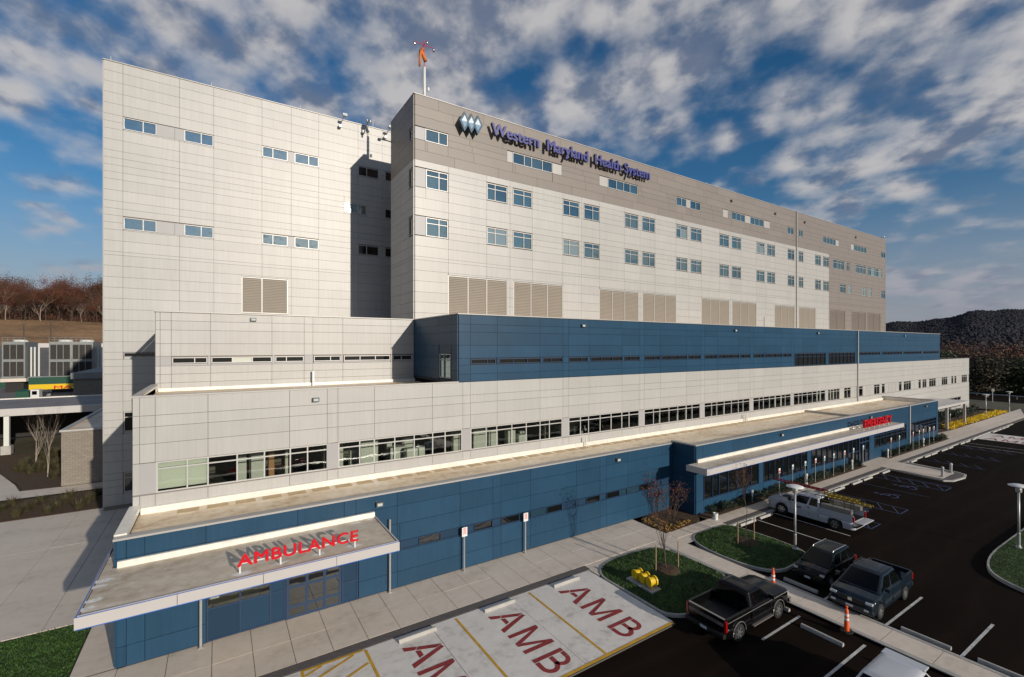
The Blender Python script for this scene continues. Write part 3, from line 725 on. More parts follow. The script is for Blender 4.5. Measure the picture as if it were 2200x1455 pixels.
for zc in (27.17, 23.20):
    addwin([14.55, 15.70, 16.52], zc - 1.54, zc, [zc - .48])
    b = 20.32
    while b < 82:
        if b > 70: 
            if b < 80: addwin([72.5, 73.5, 74.45], zc - 1.5, zc, [zc - .46]); addwin([75.75, 76.5, 77.2], zc - 1.5, zc, [zc - .46])
            else: addwin([81.0, 82.0, 82.95], zc - 1.5, zc, [zc - .46]); addwin([83.7, 84.7, 85.66], zc - 1.5, zc, [zc - .46])
        else:
            addwin([b + .03, b + .87, b + 2.15], zc - 1.5, zc, [zc - .46]); addwin([b + 2.81, b + 4.02, b + 4.95], zc - 1.5, zc, [zc - .46])
        b += 8.72
        if abs(b - 81.36) < .1 : b = 81.36
extra = []
def white(a, b, z0=29.53, z1=30.55): holes.append((x4(a), x4(b), z4(z0), z4(z1))); extra.append((x4(a), x4(b), z4(z0), z4(z1), 'white_panel'))
def grey(a, b, z0, z1): holes.append((x4(a) if a > 13.7 else XA, x4(b), z4(z0), z4(z1))); extra.append((x4(a) if a > 13.7 else XA, x4(b), z4(z0), z4(z1), 'grey_panel'))
for u in ([14.49, 15.68, 16.50], [23.1, 24.39, 25.24, 26.52, 27.73], [35.25, 36.51, 37.6, 38.6, 39.85], [46.52, 47.5, 48.43], [49.2, 50.3, 51.25], [57.92, 59, 60.1, 61.13], [62.42, 63.5, 64.6, 65.76], [72.39, 73.3, 74.28], [75.74, 76.4, 77.08], [83.64, 84.8, 86, 87.1, 88.2], [95.16, 96.5, 97.8, 99.1, 100.5], [107, 108, 109.1]):
    addwin(u, 29.53, 30.55, [])
for a, b in ((22.48, 23.07), (27.76, 28.9), (34.0, 35.22), (48.46, 49.17), (56.04, 57.12), (61.16, 62.39), (65.9, 67.46), (88.23, 89.3), (94.07, 95.13)): white(a, b)
grey(13.6, 14.46, 29.53, 30.55); grey(13.6, 14.52, 25.63, 27.2); grey(13.6, 14.52, 21.66, 23.23)
for u in ([87.2, 88.6, 90, 91.38], [92.18, 92.9, 93.56], [95.81, 97.3, 98.7, 100.16], [100.92, 102.5, 104.2, 105.9, 107.52]): addwin(u, 25.63, 27.17, [26.7])
for u in ([89.74, 90.9, 92.0], [93.0, 94.32], [98.46, 99.5, 100.51], [101.4, 102.9], [107, 109.1]): addwin(u, 21.68, 23.2, [22.75])
LV = []
b = 16.57
while b < 70:
    LV += [([b, b + 1.88, b + 3.76, b + 5.9], 'louver'), ([b + 6.65, b + 8.6, b + 10.55, b + 12.45], 'louver')]; b += 17.45
LV = LV[:6] + [([68.8, 70.7, 72.6, 74.5], 'louver'), ([75.85, 77.4, 79.3, 81.1], 'louver'), ([86.1, 88.8, 91.7], 'taupe_louver'), ([94.3, 97.2, 100.1], 'taupe_louver'), ([100.85, 103.7, 106.7], 'taupe_louver')]
for u, m in LV: holes.append((x4(u[0]) - .03, x4(u[-1]) + .03, z4(14.3), z4(18.58)))
F.panels(w4, P4, rects, holes); F.panels(w4, P4, extra, [])
# side wall of the tower
PX = ('x', XA)
wsd = F.wall(PX, 35.3, 41.0, 10.2, ZT4, name='side_wall')
sv = [35.3, 36.35, 38.4, 41.0]
rects = F.grid(sv, [z4(z) for z in WR], 'white_panel')
for j in range(len(BR) - 1):
    uu = [35.3, 36.2 if j % 2 else 37.3, 38.6 if j % 2 else 39.6, 41.0]
    rects += F.grid(uu, [z4(BR[j]), z4(BR[j + 1])], 'taupe_panel')
hs = []
for z0, z1 in ((25.65, 27.2), (21.68, 23.22), (29.53, 30.55)): hs.append((35.45, 36.3, z4(z0), z4(z1)))
F.panels(wsd, PX, rects, hs); F.finish()
for z0, z1 in ((25.68, 27.17), (21.7, 23.2), (29.55, 30.53)): window(tower, PX, [35.47, 36.28], [z4(z0), z4(z1)], 'glass_dark', 'frame_grey', fw=.05)
wr = random.Random(8)
for uu, ww, gm in W4:
    rv = wr.random(); gsel = 'glass_blind' if rv < .16 else ('glass_dim' if rv < .4 else gm)
    window(tower, P4, uu, ww, (lambda i, j, a=gsel: a if wr.random() < .8 else 'glass_tower'), 'frame_light', fw=.055)
for u, m in LV: louvre(tower, P4, [x4(q) for q in u], z4(14.35), z4(18.55), m, 'frame_light' if m == 'louver' else 'taupe_panel')
mb = MB(); mb.box(x4(75.0) - .06, x4(75.0) + .06, 35.05, 35.2, 14, ZT4 + .1, 'frame_light'); mb.build('joint_cover', tower)
mb = MB(); mb.box(x4(65.9), x4(67.0), 35.12, 35.24, z4(14.3), z4(16.7), 'white_panel'); mb.build('door', tower)
# ============================================================ PODIUM (white strip-window block, blue band, upper white tier)
Y2, Y3 = 27.3, 35.3
P2 = ('y', Y2); P3 = ('y', Y3)
pod = thing('hospital_podium', 'long white middle tier with ribbon windows, blue upper band and set-back white block', 'building', (50, 31, 0))
F = Facade(pod)
XB = [-3.05] + [5.16 + 8.44 * k for k in range(8)]
XR = 123.2; XBR = 106.4; XBL = 13.31
def bayjoints(x0, last): return [x0, x0 + .57, x0 + 2.64, x0 + 6.30]
jo = [-3.31]
for x in XB[:-1]: jo += bayjoints(x, 0)
jo += [XB[-1], XB[-1] + .57, 68.3, 72.6, 73.3, 77.4, 81.4, 85.6, 89.7, 93.6, 97.9, 101, 105.6, 109, 113, 117, 120, XR]
w2a = F.wall(P2, -3.31, XR, 7.03, 10.12); w2b = F.wall(P2, -3.31, XR, 4.6, 5.58, name='sill_wall')
rects = F.grid(jo, [10.12, 9.25, 8.72, 7.93, 7.05], 'white_panel') + F.grid(jo, [5.54, 4.75], 'white_panel')
F.panels(w2a, P2, rects, [])
# lower storey at the far end
wfar = F.wall(P2, 82.0, XR, 0, 4.6, name='lower_wall')
F.panels(wfar, P2, F.grid([82, 86, 90, 94, 98, 102, 106, 110, 114, 118.6, XR], [4.72, 3.9, 3.1, 1.2, .1], 'white_panel'), [(86, 118, 1.2, 3.1)])
window(pod, P2, [86 + 2 * i for i in range(17)], [1.25, 2.4, 3.05], 'glass_dark', 'frame_light')
REL = [.60, 1.80, 2.64, 3.88, 5.11, 6.34, 7.20, 8.42]
WZ = [5.58, 6.70, 7.03]
pilm = MB()
for k, x in enumerate(XB[:-1]):
    blind = {0: (0, 1), 3: (4, 5, 6), 6: (4, 5), 7: (5, 6)}.get(k)
    window(pod, P2, [x + r for r in REL], WZ, 'glass_clear', 'frame_light', n=.02, fw=.065, blind=blind, back=(-.03, -.015), name='ribbon_window')
    pobj('pier', P2, x - (.02 if k else -.0), x + .60, 5.59, 7.02, -.06, .03, 'grey_panel', pod)
pobj('pier', P2, -3.31, -3.052, 5.59, 7.02, -.2, .028, 'white_panel', pod)
pobj('pier', P2, XB[-1] - .02, XB[-1] + .64, 5.59, 7.02, -.06, .03, 'grey_panel', pod)
window(pod, P2, [64.9, 65.7, 66.5, 67.3, 68.13], WZ, 'glass_clear', 'frame_light', n=.02, blind=(1, 2), back=(-.03, -.015), name='ribbon_window')
SG = [(69.37, 71.39), (73.86, 75.18), (78.87, 80.83), (81.57, 82.7), (88.05, 89.17), (89.96, 93.05), (96.29, 97.43), (98.11, 100.04), (101.24, 104.52), (107.56, 110.65), (112.78, 113.95), (114.55, 115.66), (118.83, 122.12)]
prev = 68.13
for a, b in SG + [(XR, XR)]:
    n = max(1, round((a - prev) / 1.3))
    for i in range(n): pobj('pier', P2, prev + (a - prev) * i / n + .015, prev + (a - prev) * (i + 1) / n - .015, 5.59, 7.02, -.2, .03, 'white_panel', pod)
    prev = b
for a, b in SG:
    n = max(1, round((b - a) / 1.0)); window(pod, P2, [a + (b - a) * i / n for i in range(n + 1)], WZ, 'glass_clear', 'frame_light', n=.03, back=(-.03, -.015))
# rooms behind the ribbon windows
mb = MB()
mb.box(-3.2, XR - .1, 34.2, 34.4, 4.6, 7.3, 'interior'); mb.box(-3.25, XR - .05, 27.56, 34.2, 4.55, 4.6, 'interior_dark'); mb.box(-3.25, XR - .05, 27.56, 34.2, 7.25, 7.3, 'interior')
mb.box(-3.3, -3.1, 27.32, 34.2, 4.6, 10.0, 'white_panel'); mb.box(XR - .1, XR, 27.32, 45, 0, 10.0, 'white_panel')
for x in XB[1:] + [72, 81, 90, 99, 108]: mb.box(x + .1, x + .25, 29.2 + rnd.uniform(0, 1.5), 34.2, 4.6, 7.25, 'interior')
mb.build('rooms', pod)
# low masonry below the ribbon, above the emergency roof; and terrace roof
mb = MB()
mb.box(-3.3, XBL, 27.42, 35.4, 9.55, 9.72, 'roof_membrane'); mb.box(XBR, XR, 27.42, 45, 9.6, 9.8, 'roof_membrane'); mb.build('terrace_roof', pod)
mb = MB(); mb.box(-3.38, XBL - .02, 27.18, 27.52, 10.12, 10.19, 'coping'); mb.box(-3.38, -3.08, 27.52, 35.2, 10.12, 10.188, 'coping'); mb.box(-3.3, -3.1, 27.5, 35.2, 9.6, 10.12, 'flashing')
mb.box(XBR, XR + .05, 27.18, 27.5, 10.12, 10.19, 'coping'); mb.box(XR - .2, XR + .06, 27.5, 45, 10.12, 10.188, 'coping'); mb.build('coping', pod)
mb = MB(); mb.box(-3.05, XBL - .02, 35.1, 35.2, 9.72, 9.92, 'flashing'); mb.build('terrace_flashing', pod)
mb = MB(); mb.box(5.62, 5.74, 34.85, 34.97, 9.72, 10.75, 'white_plastic'); mb.build('vent_pipe', pod)
# blue band
wb = F.wall(P2, XBL, XBR, 10.05, 14.6, 'joint_blue', name='blue_wall')
jb = [XBL] + [j for j in jo if 13.7 < j < 64] + [XB[-1], XB[-1] + .57, 68.6, 72.7, 73.2, 77.3, 81.2, 85.3, 89.4, 93.5, 97.7, 101.8, XBR]
BZ = [14.58, 13.96, 13.44, 12.56, 11.7]
rects = F.grid(jb, BZ, 'blue_panel') + F.grid(jb, [11.25, 10.65, 10.14], 'blue_panel') + F.grid(jb, [11.7, 11.25], 'blue_panel')
hb = []
BW = []
for x in XB[2:7] :
    for r in ([.60, 1.83, 2.5], [2.8, 3.93, 5.16, 6.36], [6.56, 7.28, 8.40]): BW.append(([x + q for q in r], [11.30, 11.64]))
x = XB[7]; BW.append(([x + .75 + i * 1.085 for i in range(8)], [10.22, 11.25, 11.64]))
BW.append(([65.0 + i * 1.07 for i in range(8)], [10.22, 11.25, 11.64]))
for a, b in ((73.81, 80.78), (81.57, 89.05), (89.77, 97.3), (98.18, 105.65)): BW.append(([a + (b - a) * i / 6 for i in range(7)], [11.30, 11.64]))
for u, w_ in BW: hb.append((u[0] - .02, u[-1] + .02, w_[0] - .02, w_[-1] + .02))
F.panels(wb, P2, rects, hb)
for u, w_ in BW: window(pod, P2, u, w_, 'glass_dark', 'frame_blue', fw=.045)
PB = ('x', XBL)
wbs = F.wall(PB, 27.3, 35.3, 10.0, 14.6, 'joint_blue', name='blue_side_wall')
F.panels(wbs, PB, F.grid([27.3, 28.2, 30.3, 33.8, 35.2], BZ + [10.9, 10.2], 'blue_panel'), [(28.25, 30.2, 10.25, 12.0)])
window(pod, PB, [28.3, 29.4, 30.15], [10.3, 11.55, 11.98], 'glass_tower', 'frame_grey')
mb = MB(); mb.box(XBL + .3, XBR, 27.6, 35.3, 14.3, 14.42, 'roof_membrane'); mb.box(XBR - .1, XBR, 27.32, 35.2, 10, 14.5, 'blue_panel'); mb.build('blue_roof', pod)
mb = MB(); mb.box(XBL - .1, XBR + .08, 27.16, 27.6, 14.6, 14.67, 'coping'); mb.box(XBL - .1, XBL + .25, 27.6, 35.25, 14.6, 14.668, 'coping'); mb.build('blue_coping', pod)
mb = MB(); mb.box(73.2, 73.36, 27.08, 27.2, 4.7, 14.75, 'frame_light'); mb.build('joint_cover', pod)
# upper white tier set back over the terrace
w3 = F.wall(P3, -3.22, XBL, 9.6, 14.6, name='tier_wall')
j3 = [-3.2, -2.97, -2.42, -.39, 3.11, 5.14, 5.71, 7.76, 11.36, 13.22]
F.panels(w3, P3, F.grid(j3, [14.58, 14.07, 13.5, 12.66, 11.88], 'white_panel') + F.grid(j3, [11.88, 11.28], 'grey_panel') + F.grid(j3, [11.28, 10.77, 10.24, 9.75], 'white_panel'), [(-2.4, -.54, 11.4, 11.82), (-.37, 3.12, 11.4, 11.82), (3.3, 5.13, 11.4, 11.82), (5.75, 7.62, 11.4, 11.82), (7.82, 11.32, 11.4, 11.82), (11.5, 13.1, 11.4, 11.82)])
for u in ([-2.38, -1.23, -.56], [-.35, .8, 1.95, 3.1], [3.32, 4.0, 5.11], [5.77, 6.9, 7.6], [7.84, 9.0, 10.15, 11.3], [11.52, 12.2, 13.08]):
    window(pod, P3, u, [11.42, 11.80], (lambda i, j, q=u[0]: 'blind' if (abs(q + .35) < .01 and i == 1) else 'glass_dark'), 'frame_light', fw=.05)
mb = MB(); mb.box(-3.22, XBL, 35.6, 46, 9.7, 14.3, 'white_panel'); mb.build('tier_shell', pod)
mb = MB(); mb.box(-3.3, XBL - .12, 35.16, 35.6, 14.6, 14.67, 'coping'); mb.box(-3.3, -3.0, 35.6, 46, 14.6, 14.668, 'coping'); mb.build('tier_coping', pod)
F.finish()
# ============================================================ EMERGENCY DEPARTMENT (blue ground floor)
Y1, Y0 = 23.2, 21.2; X0E = 29.65; X1E = 81.9
PE = ('y', Y1); PF = ('y', Y0)
er = thing('emergency_block', 'single-storey blue panelled emergency department with flat tan roof', 'building', (30, 24, 0))
F = Facade(er)
we = F.wall(PE, -3.3, -.42, 0, 5.05, 'joint_blue', name='front_wall'); F.wall(PE, -.42, 5.84, 2.92, 5.05, 'joint_blue', name='lintel_wall'); F.wall(PE, 5.84, X0E + .2, 0, 5.05, 'joint_blue', name='front_wall')
je = [-3.3, -3.0, -2.43, -.42, 3.1, 5.16, 5.72, 7.79, 11.38, 13.5, 14.06, 16.17, 19.84, 21.96, 22.55, 24.65, 28.3, 29.62]
EZ = [5.04, 4.27, 3.33, 2.40, 1.92, .86, .06]
EW = [(9.03, 10.19, 'glass_dark'), (12.33, 13.45, 'glass_dark'), (14.13, 15.3, 'glass_dark'), (17.45, 18.61, 'glass_dark'), (20.76, 21.89, 'glass_dark'), (22.59, 23.74, 'glass_dark'), (25.88, 26.99, 'glass_dark')]
strip = [7.95, 9.0, 10.21, 11.4, 12.3, 13.47, 14.09, 15.33, 16.2, 17.42, 18.64, 19.8, 20.74, 21.92, 22.57, 23.78, 24.55, 25.86, 27.0, 28.2, 29.3]
def smat(i, j):
    c = (strip[i] + strip[i + 1]) / 2
    for a, b, m in EW:
        if a < c < b: return m
    return 'glass_teal' if 15.3 < c < 17.4 or 23.8 < c < 25.9 else 'spandrel'
F.panels(we, PE, F.grid(je, EZ, 'blue_panel'), [(7.93, 29.32, 1.93, 2.41), (-.42, 5.84, -1, 2.92)])
window(er, PE, strip, [1.94, 2.40], smat, 'frame_blue', fw=.04, name='strip_window')
# storefront under the ambulance canopy
window(er, PE, [-.40, .82, 1.98, 2.6], [.06, 1.42, 2.90], (lambda i, j: 'spandrel' if j == 0 or i == 2 else 'glass_clear'), 'frame_blue', n=.06, name='storefront_window')
o = window(er, PE, [2.62, 3.5, 4.27, 5.04], [.02, .55, 1.45, 2.55, 2.90], (lambda i, j: 'glass_dark'), 'frame_blue', n=.05, fw=.13, name='sliding_door')
window(er, PE, [5.06, 5.82], [.02, 1.0, 1.95, 2.90], 'spandrel', 'frame_blue', n=.06, name='side_panel')
mb = MB(); mb.box(-.5, 6, 26.6, 26.7, 0, 3, 'reception_wall'); mb.box(-.5, 6, 23.45, 26.6, -.02, .0, 'reception_wall'); mb.box(-.5, 6, 23.45, 26.6, 2.95, 3, 'reception_wall'); mb.box(2.5, 2.62, 23.45, 26.6, 0, 3, 'reception_wall'); mb.box(-.6, -.5, 23.45, 26.6, 0, 3, 'reception_wall'); mb.build('reception_room', er)
# left end wall and roof
PL_ = ('x', -3.3); wl = F.wall(PL_, 23.2, 27.3, 0, 5.05, 'joint_blue', name='end_wall')
F.panels(wl, PL_, F.grid([23.2, 25.3, 27.3], EZ, 'blue_panel'), [])
ZR = 4.72
mb = MB(); mb.box(-3.1, X0E, 23.42, 27.22, ZR - .12, ZR, 'roof_membrane'); mb.box(X0E, X1E, 21.4, 27.22, ZR - .12, ZR + .002, 'roof_membrane'); mb.build('roof', er)
mb = MB(); mb.box(-3.4, X0E - .1, 23.09, 23.46, 4.98, 5.06, 'coping'); mb.box(-3.42, -3.02, 23.46, 27.25, 4.9, 5.12, 'flashing'); mb.box(-3.4, -3.06, 23.46, 27.25, 4.6, 4.9, 'flashing')
mb.box(X0E - .12, X1E + .1, 21.08, 21.46, 5.14, 5.22, 'coping'); mb.box(X0E - .12, X0E + .2, 21.46, 23.3, 5.13, 5.218, 'coping'); mb.box(X1E - .25, X1E + .1, 21.46, 27.2, 5.14, 5.24, 'coping'); mb.box(X1E - .2, X1E, 21.4, 27.2, 4.7, 5.14, 'flashing')
mb.box(58.5, 58.8, 22.0, 27.2, 4.72, 4.95, 'coping'); mb.build('roof_edge', er)
mb = MB(); mb.box(-3.0, X1E - .3, 27.02, 27.21, ZR, ZR + .30, 'flashing'); mb.build('wall_flashing', er)
for i in range(56): box('roof_pad', -1.6 + 1.18 * i, -.75 + 1.18 * i, 26.28, 26.9, ZR, ZR + .018, 'roof_pad', er)
for x in (24.0, 45.8, 46.05): 
    mb = MB(); mb.tube([(x, 26.8, ZR), (x, 26.8, ZR + .75)], .05, 'mast'); mb.build('vent_pipe', er)
# right part, set forward
wf = F.wall(PF, X0E, X1E, 0, 5.2, 'joint_blue', name='emergency_wall')
jf = [X0E, 30.5, 34.2, 38.05, 38.7, 42.4, 46.2, 46.9, 50.7, 54.65, 57.3, 60, 61.2, 65.9, 70.6, 71.4, 71.9, 76.5, 81.2, X1E - .02]
WF = [([30.53, 31.64, 32.47, 33.65, 34.84, 35.76, 36.86, 38.0], [1.02, 2.80]), ([38.73, 39.64, 40.49, 41.8, 42.78, 44.08, 45.04, 46.15], [1.02, 2.80]), ([46.95, 48, 49.1, 50.2, 51.3, 52.4, 53.5, 54.6], [1.02, 2.80]), ([54.7, 55.6, 56.5, 57.3], [.1, 1.4, 2.80]), ([61.25, 62.8, 64.3, 65.8, 67.4, 69, 70.55], [1.2, 2.2, 2.55, 3.0]), ([71.95, 73.5, 75, 76.5, 78, 79.6, 81.15], [1.2, 2.2, 2.55, 3.0])]
hf = [(u[0] - .02, u[-1] + .02, w_[0] - .02, w_[-1] + .02) for u, w_ in WF] + [(57.3, 59.9, 0, 2.8)]
F.panels(wf, PF, F.grid(jf, [5.18, 4.1, 2.85, 1.0, .06], 'blue_panel'), hf)
for u, w_ in WF: window(er, PF, u, w_, 'glass_dark', 'frame_blue', fw=.05, name='storefront_window')
window(er, PF, [57.32, 58.1, 58.8, 59.88], [.02, 2.2, 2.78], 'glass_dark', 'frame_blue', fw=.12, name='entrance_door')
PG = ('x', X0E); wg = F.wall(PG, 21.2, 23.2, 0, 5.2, 'joint_blue', name='return_wall'); F.panels(wg, PG, F.grid([21.2, 23.1], [5.18, 4.1, 2.85, 1.0, .06], 'blue_panel'), [])
mb = MB(); mb.box(X1E - .1, X1E, 21.3, 27.2, 0, 5.1, 'blue_panel'); mb.build('far_end_wall', er)
mb = MB(); mb.box(71.3, 71.5, 20.98, 21.12, 0, 5.3, 'frame_light'); mb.build('joint_cover', er)
F.finish()
# canopies
def canopy(name, label, x0, x1, yf, yb, zt, h, er_z, wrap=None):
    c = thing(name, label, 'canopy', ((x0 + x1) / 2, yb, zt - h))
    mb = MB(); mb.box(x0 + .1, x1 - .1, yf + .1, yb - .1, zt - .2, zt - .03, 'canopy_membrane')
    if wrap: mb.box(x0 + .1, wrap[0], yb - .1, wrap[1], zt - .2, zt - .031, 'canopy_membrane')
    mb.build('roof', c)
    n = max(4, round((x1 - x0) / 3.5))
    for i in range(n):
        a = x0 + (x1 - x0) * i / n; b = x0 + (x1 - x0) * (i + 1) / n
        box('fascia_panel', a + (.008 if i else 0), b - (.008 if i < n - 1 else 0), yf, yf + .06, zt - h, zt, 'fascia', c)
    yb2 = wrap[1] if wrap else yb - .1
    box('fascia_panel', x0, x0 + .06, yf + .062, yb2, zt - h, zt, 'fascia', c); box('fascia_panel', x1 - .06, x1, yf + .062, yb - .1, zt - h, zt, 'fascia', c)
    mb = MB(); mb.box(x0 + .06, x1 - .06, yf + .06, yf + .12, zt - .02, zt + .025, 'fascia'); mb.box(x0 + .01, x1 - .01, yf + .02, yf + .05, zt, zt + .012, 'blue_film'); mb.box(x0 + .02, x0 + .05, yf + .05, yb2, zt, zt + .012, 'blue_film')
    mb.box(x0 + .02, x1 - .02, yf - .012, yf - .002, zt - h - .012, zt - h + .012, 'blue_film'); mb.build('edge_trim', c)
    mb = MB(); mb.box(x0 + .1, x1 - .1, yf + .1, yb - .1, zt - h + .02, zt - h + .06, 'fascia'); mb.build('soffit', c)
    mb = MB(); mb.box(er_z[0], er_z[1], yb - .22, yb - .10, zt - .03, zt + .22, 'flashing'); mb.build('upstand', c)
    return c
cA = canopy('ambulance_canopy', 'flat canopy with pale fascia and stained roof under the red AMBULANCE letters', -3.78, 6.65, 19.42, Y1, 4.0, .38, (-3.25, 6.6), (-3.42, 25.4))
cE = canopy('emergency_canopy', 'long thin white-edged canopy along the emergency entrance', 28.45, 64.2, 19.42, Y0, 3.95, .42, (X0E, 64.0))
pr = random.Random(2)
for px_, py_, pw in ((-3.55, 20.0, .28), (-3.5, 20.55, .30), (-3.56, 21.6, .26), (-3.52, 22.05, .34), (-3.5, 24.2, .3), (.72, 19.98, .42), (2.1, 20.1, .36), (3.5, 20.1, .34), (4.92, 20.15, .4), (5.6, 22.7, .3), (6.3, 22.8, .26)):
    n = 11; mb = MB(); mb.face([(px_ + pw * pr.uniform(.5, 1.1) * math.cos(6.283 * k / n), py_ + .6 * pw * pr.uniform(.5, 1.1) * math.sin(6.283 * k / n), 3.976) for k in range(n)], 'patch_white'); mb.build('sealant_patch', cA)
for x in (-.60, 7.36):
    mb = MB(); mb.tube([(x, 22.98, .0), (x, 22.98, 3.7)], .055, 'galv', 10); mb.box(x - .09, x + .09, 22.9, 23.08, 0, .03, 'galv')
    tag(mb.build('downspout'), 'round grey downpipe against the blue wall beside the ambulance canopy', 'downpipe', 'downpipes of the ambulance canopy')
sg = thing('ambulance_sign', 'red stand-up AMBULANCE letters on the canopy roof', 'sign', (2.8, 20.0, 4.0))
letters('AMBULANCE', .62, 5.02, 4.24, 4.70, 19.95, .10, 'red_letter', 'red_letter', sg, spacing=1.06, fat=.014)
for x in (.70, 2.07, 3.5, 4.9):
    mb = MB(); mb.box(x - .03, x + .03, 20.0, 20.06, 3.97, 4.26, 'steel_white'); mb.build('leg', sg)
mb = MB(); mb.box(.62, 5.0, 20.062, 20.09, 4.28, 4.33, 'steel_white'); mb.build('rail', sg)
sg = thing('emergency_sign', 'red stand-up EMERGENCY letters on the entrance canopy roof', 'sign', (58, 19.7, 3.95))
letters('EMERGENCY', 54.9, 61.7, 4.25, 5.05, 19.72, .22, 'red_letter', 'red_letter', sg, spacing=1.05, fat=.02)
for i in range(6):
    x = 55.2 + i * 1.25; mb = MB(); mb.box(x - .04, x + .04, 19.95, 20.03, 3.9, 4.3, 'steel_white'); mb.build('leg', sg)
mb = MB(); mb.box(54.9, 61.7, 20.032, 20.07, 4.3, 4.38, 'steel_white'); mb.build('rail', sg)
cf = thing('porch_canopy', 'white entrance porch roof at the far end of the building', 'canopy', (92, 23.5, 0))
mb = MB(); mb.box(84.2, 101, 22.3, 27.15, 3.45, 3.8, 'fascia'); mb.build('roof', cf)
for x in (84.6, 92, 100.5): mb = MB(); mb.box(x - .15, x + .15, 22.6, 22.9, 0, 3.45, 'fascia'); mb.build('post', cf)
# name sign and logo on the tower
sg = thing('name_sign', 'dark blue raised letters spelling the hospital name on the taupe band', 'sign', (30, 34.8, 30))
letters('Western  Maryland  Health System', 20.12, 40.28, 30.98, 32.04, 34.55, .30, 'letter_face', 'letter_side', sg, spacing=1.02, fat=.048)
lg = thing('diamond_logo', 'three overlapping blue and silver diamonds beside the hospital name', 'logo', (18.1, 34.8, 31))
for i, cx in enumerate((17.42, 18.05, 18.66)):
    cz = 31.36; hw, hh = .46, .84
    def dia(s, y0, y1, mat, mat2=None):
        mb = MB(); p = [(cx - hw * s, cz), (cx, cz - hh * s), (cx + hw * s, cz), (cx, cz + hh * s)]
        mb.raw([(a, y0, b) for a, b in p] + [(a, y1, b) for a, b in p], [(0, 1, 2, 3), (7, 6, 5, 4), (0, 4, 5, 1), (1, 5, 6, 2), (2, 6, 7, 3), (3, 7, 4, 0)], mat); return mb
    o = dia(1.0, 34.52 - .02 * i, 34.82 - .02 * i, 'logo_blue').build('diamond', lg)
    m2 = MB(); s = .62; y = 34.512 - .02 * i
    m2.face([(cx - hw * s, y, cz), (cx + hw * s, y, cz), (cx, y, cz + hh * s)], 'logo_light'); m2.face([(cx - hw * s, y, cz), (cx, y, cz - hh * s), (cx + hw * s, y, cz)], 'logo_mid'); m2.build('face', o)
# ============================================================ SMALL ROOF AND WALL THINGS
m_ = thing('windsock_mast', 'white rooftop mast with red cross arms, ball lamps and orange windsock', 'mast', (14.6, 36.5, ZT4))
mb = MB(); mb.tube([(14.64, 36.5, 32.3), (14.64, 36.5, 35.97)], [.13, .11], 'mast', 10); mb.build('pole', m_, smooth=True)
mb = MB(); mb.tube([(14.62, 36.5, 35.97), (14.6, 36.5, 38.25)], .035, 'red_letter', 6); mb.tube([(13.76, 36.5, 37.85), (15.47, 36.5, 37.85)], .022, 'red_letter', 6); mb.tube([(14.6, 35.9, 37.85), (14.6, 37.1, 37.85)], .022, 'red_letter', 6); mb.build('cross_arm', m_)
for x, y in ((13.76, 36.5), (15.47, 36.5), (14.6, 35.9), (14.6, 37.1)):
    mb = MB(); mb.lathe([(.0, .17), (.06, .16), (.11, .08), (.13, 0), (.11, -.10), (.07, -.15), (0, -.16)], 'chrome', (x, y, 37.68), 12); mb.build('ball_lamp', m_, smooth=True)
mb = MB(); mb.tube([(14.55, 36.35, 37.3), (14.35, 36.3, 37.35), (14.2, 36.28, 37.1), (14.15, 36.27, 36.5), (14.12, 36.27, 35.8)], [.08, .13, .12, .10, .08], 'orange_cloth', 10); mb.tube([(14.3, 36.3, 37.2), (14.5, 36.32, 36.75), (14.68, 36.34, 36.4)], [.11, .15, .17], 'orange_cloth', 10); mb.build('windsock', m_, smooth=True)
mb = MB(); mb.lathe([(0, .22), (.09, .2), (.1, 0), (.06, -.12), (0, -.14)], 'white_plastic', (14.95, 36.4, 34.1), 10); mb.build('camera_dome', m_)
mb = MB(); mb.lathe([(.05, 0), (.05, .12), (.08, .14), (.08, .26), (.03, .32), (0, .33)], 'red_letter', (13.9, 35.9, ZT4 + .05), 10); tag(mb.build('beacon'), 'small red obstruction light at the taupe roof corner', 'beacon')
for i, x in enumerate((9.8, 12.0, 14.15)):
    f = thing('floodlight', 'grey floodlight on a raised arm at the roof edge of the white wing', 'floodlight', (x, 45.7, 33.5), 'floodlights on the white wing')
    mb = MB(); mb.box(x - .11, x + .11, 45.5, 45.9, 33.35, 33.58, 'galv'); mb.build('bracket', f)
    mb = MB(); mb.tube([(x, 45.55, 33.55), (x + .13, 45.25, 33.9), (x + .26, 45.0, 34.2)], .04, 'galv', 6); mb.build('arm', f)
    mb = MB(); mb.box(x + .1, x + .44, 44.72, 45.02, 34.17, 34.36, 'galv'); mb.box(x + .13, x + .41, 44.70, 44.72, 34.19, 34.34, 'lamp_glass'); mb.build('lamp_head', f)
f = thing('arm_camera', 'small camera on a horizontal arm off the tower side', 'camera', (13.0, 42, 31.2)); mb = MB(); mb.tube([(13.3, 40.9, 31.0), (12.2, 40.9, 31.05)], .05, 'galv', 6); mb.build('arm', f); mb = MB(); mb.box(12.0, 12.25, 40.8, 41.0, 30.85, 31.05, 'galv'); mb.build('lens_box', f)
for x, y, z, h in ((-6.9, 46.2, ZT5, .5), (-.45, 46.2, ZT5, .5), (6.4, 46.2, ZT5, .55), (13.0, 45.95, 31.3, 3.8)):
    mb = MB(); mb.tube([(x, y, z), (x, y, z + h)], [.03, .012] if h < 1 else [.05, .02], 'steel_white', 5); tag(mb.build('lightning_rod'), 'thin lightning rod standing at the roof edge of the white wing', 'lightning rod', 'lightning rods of the white wing')
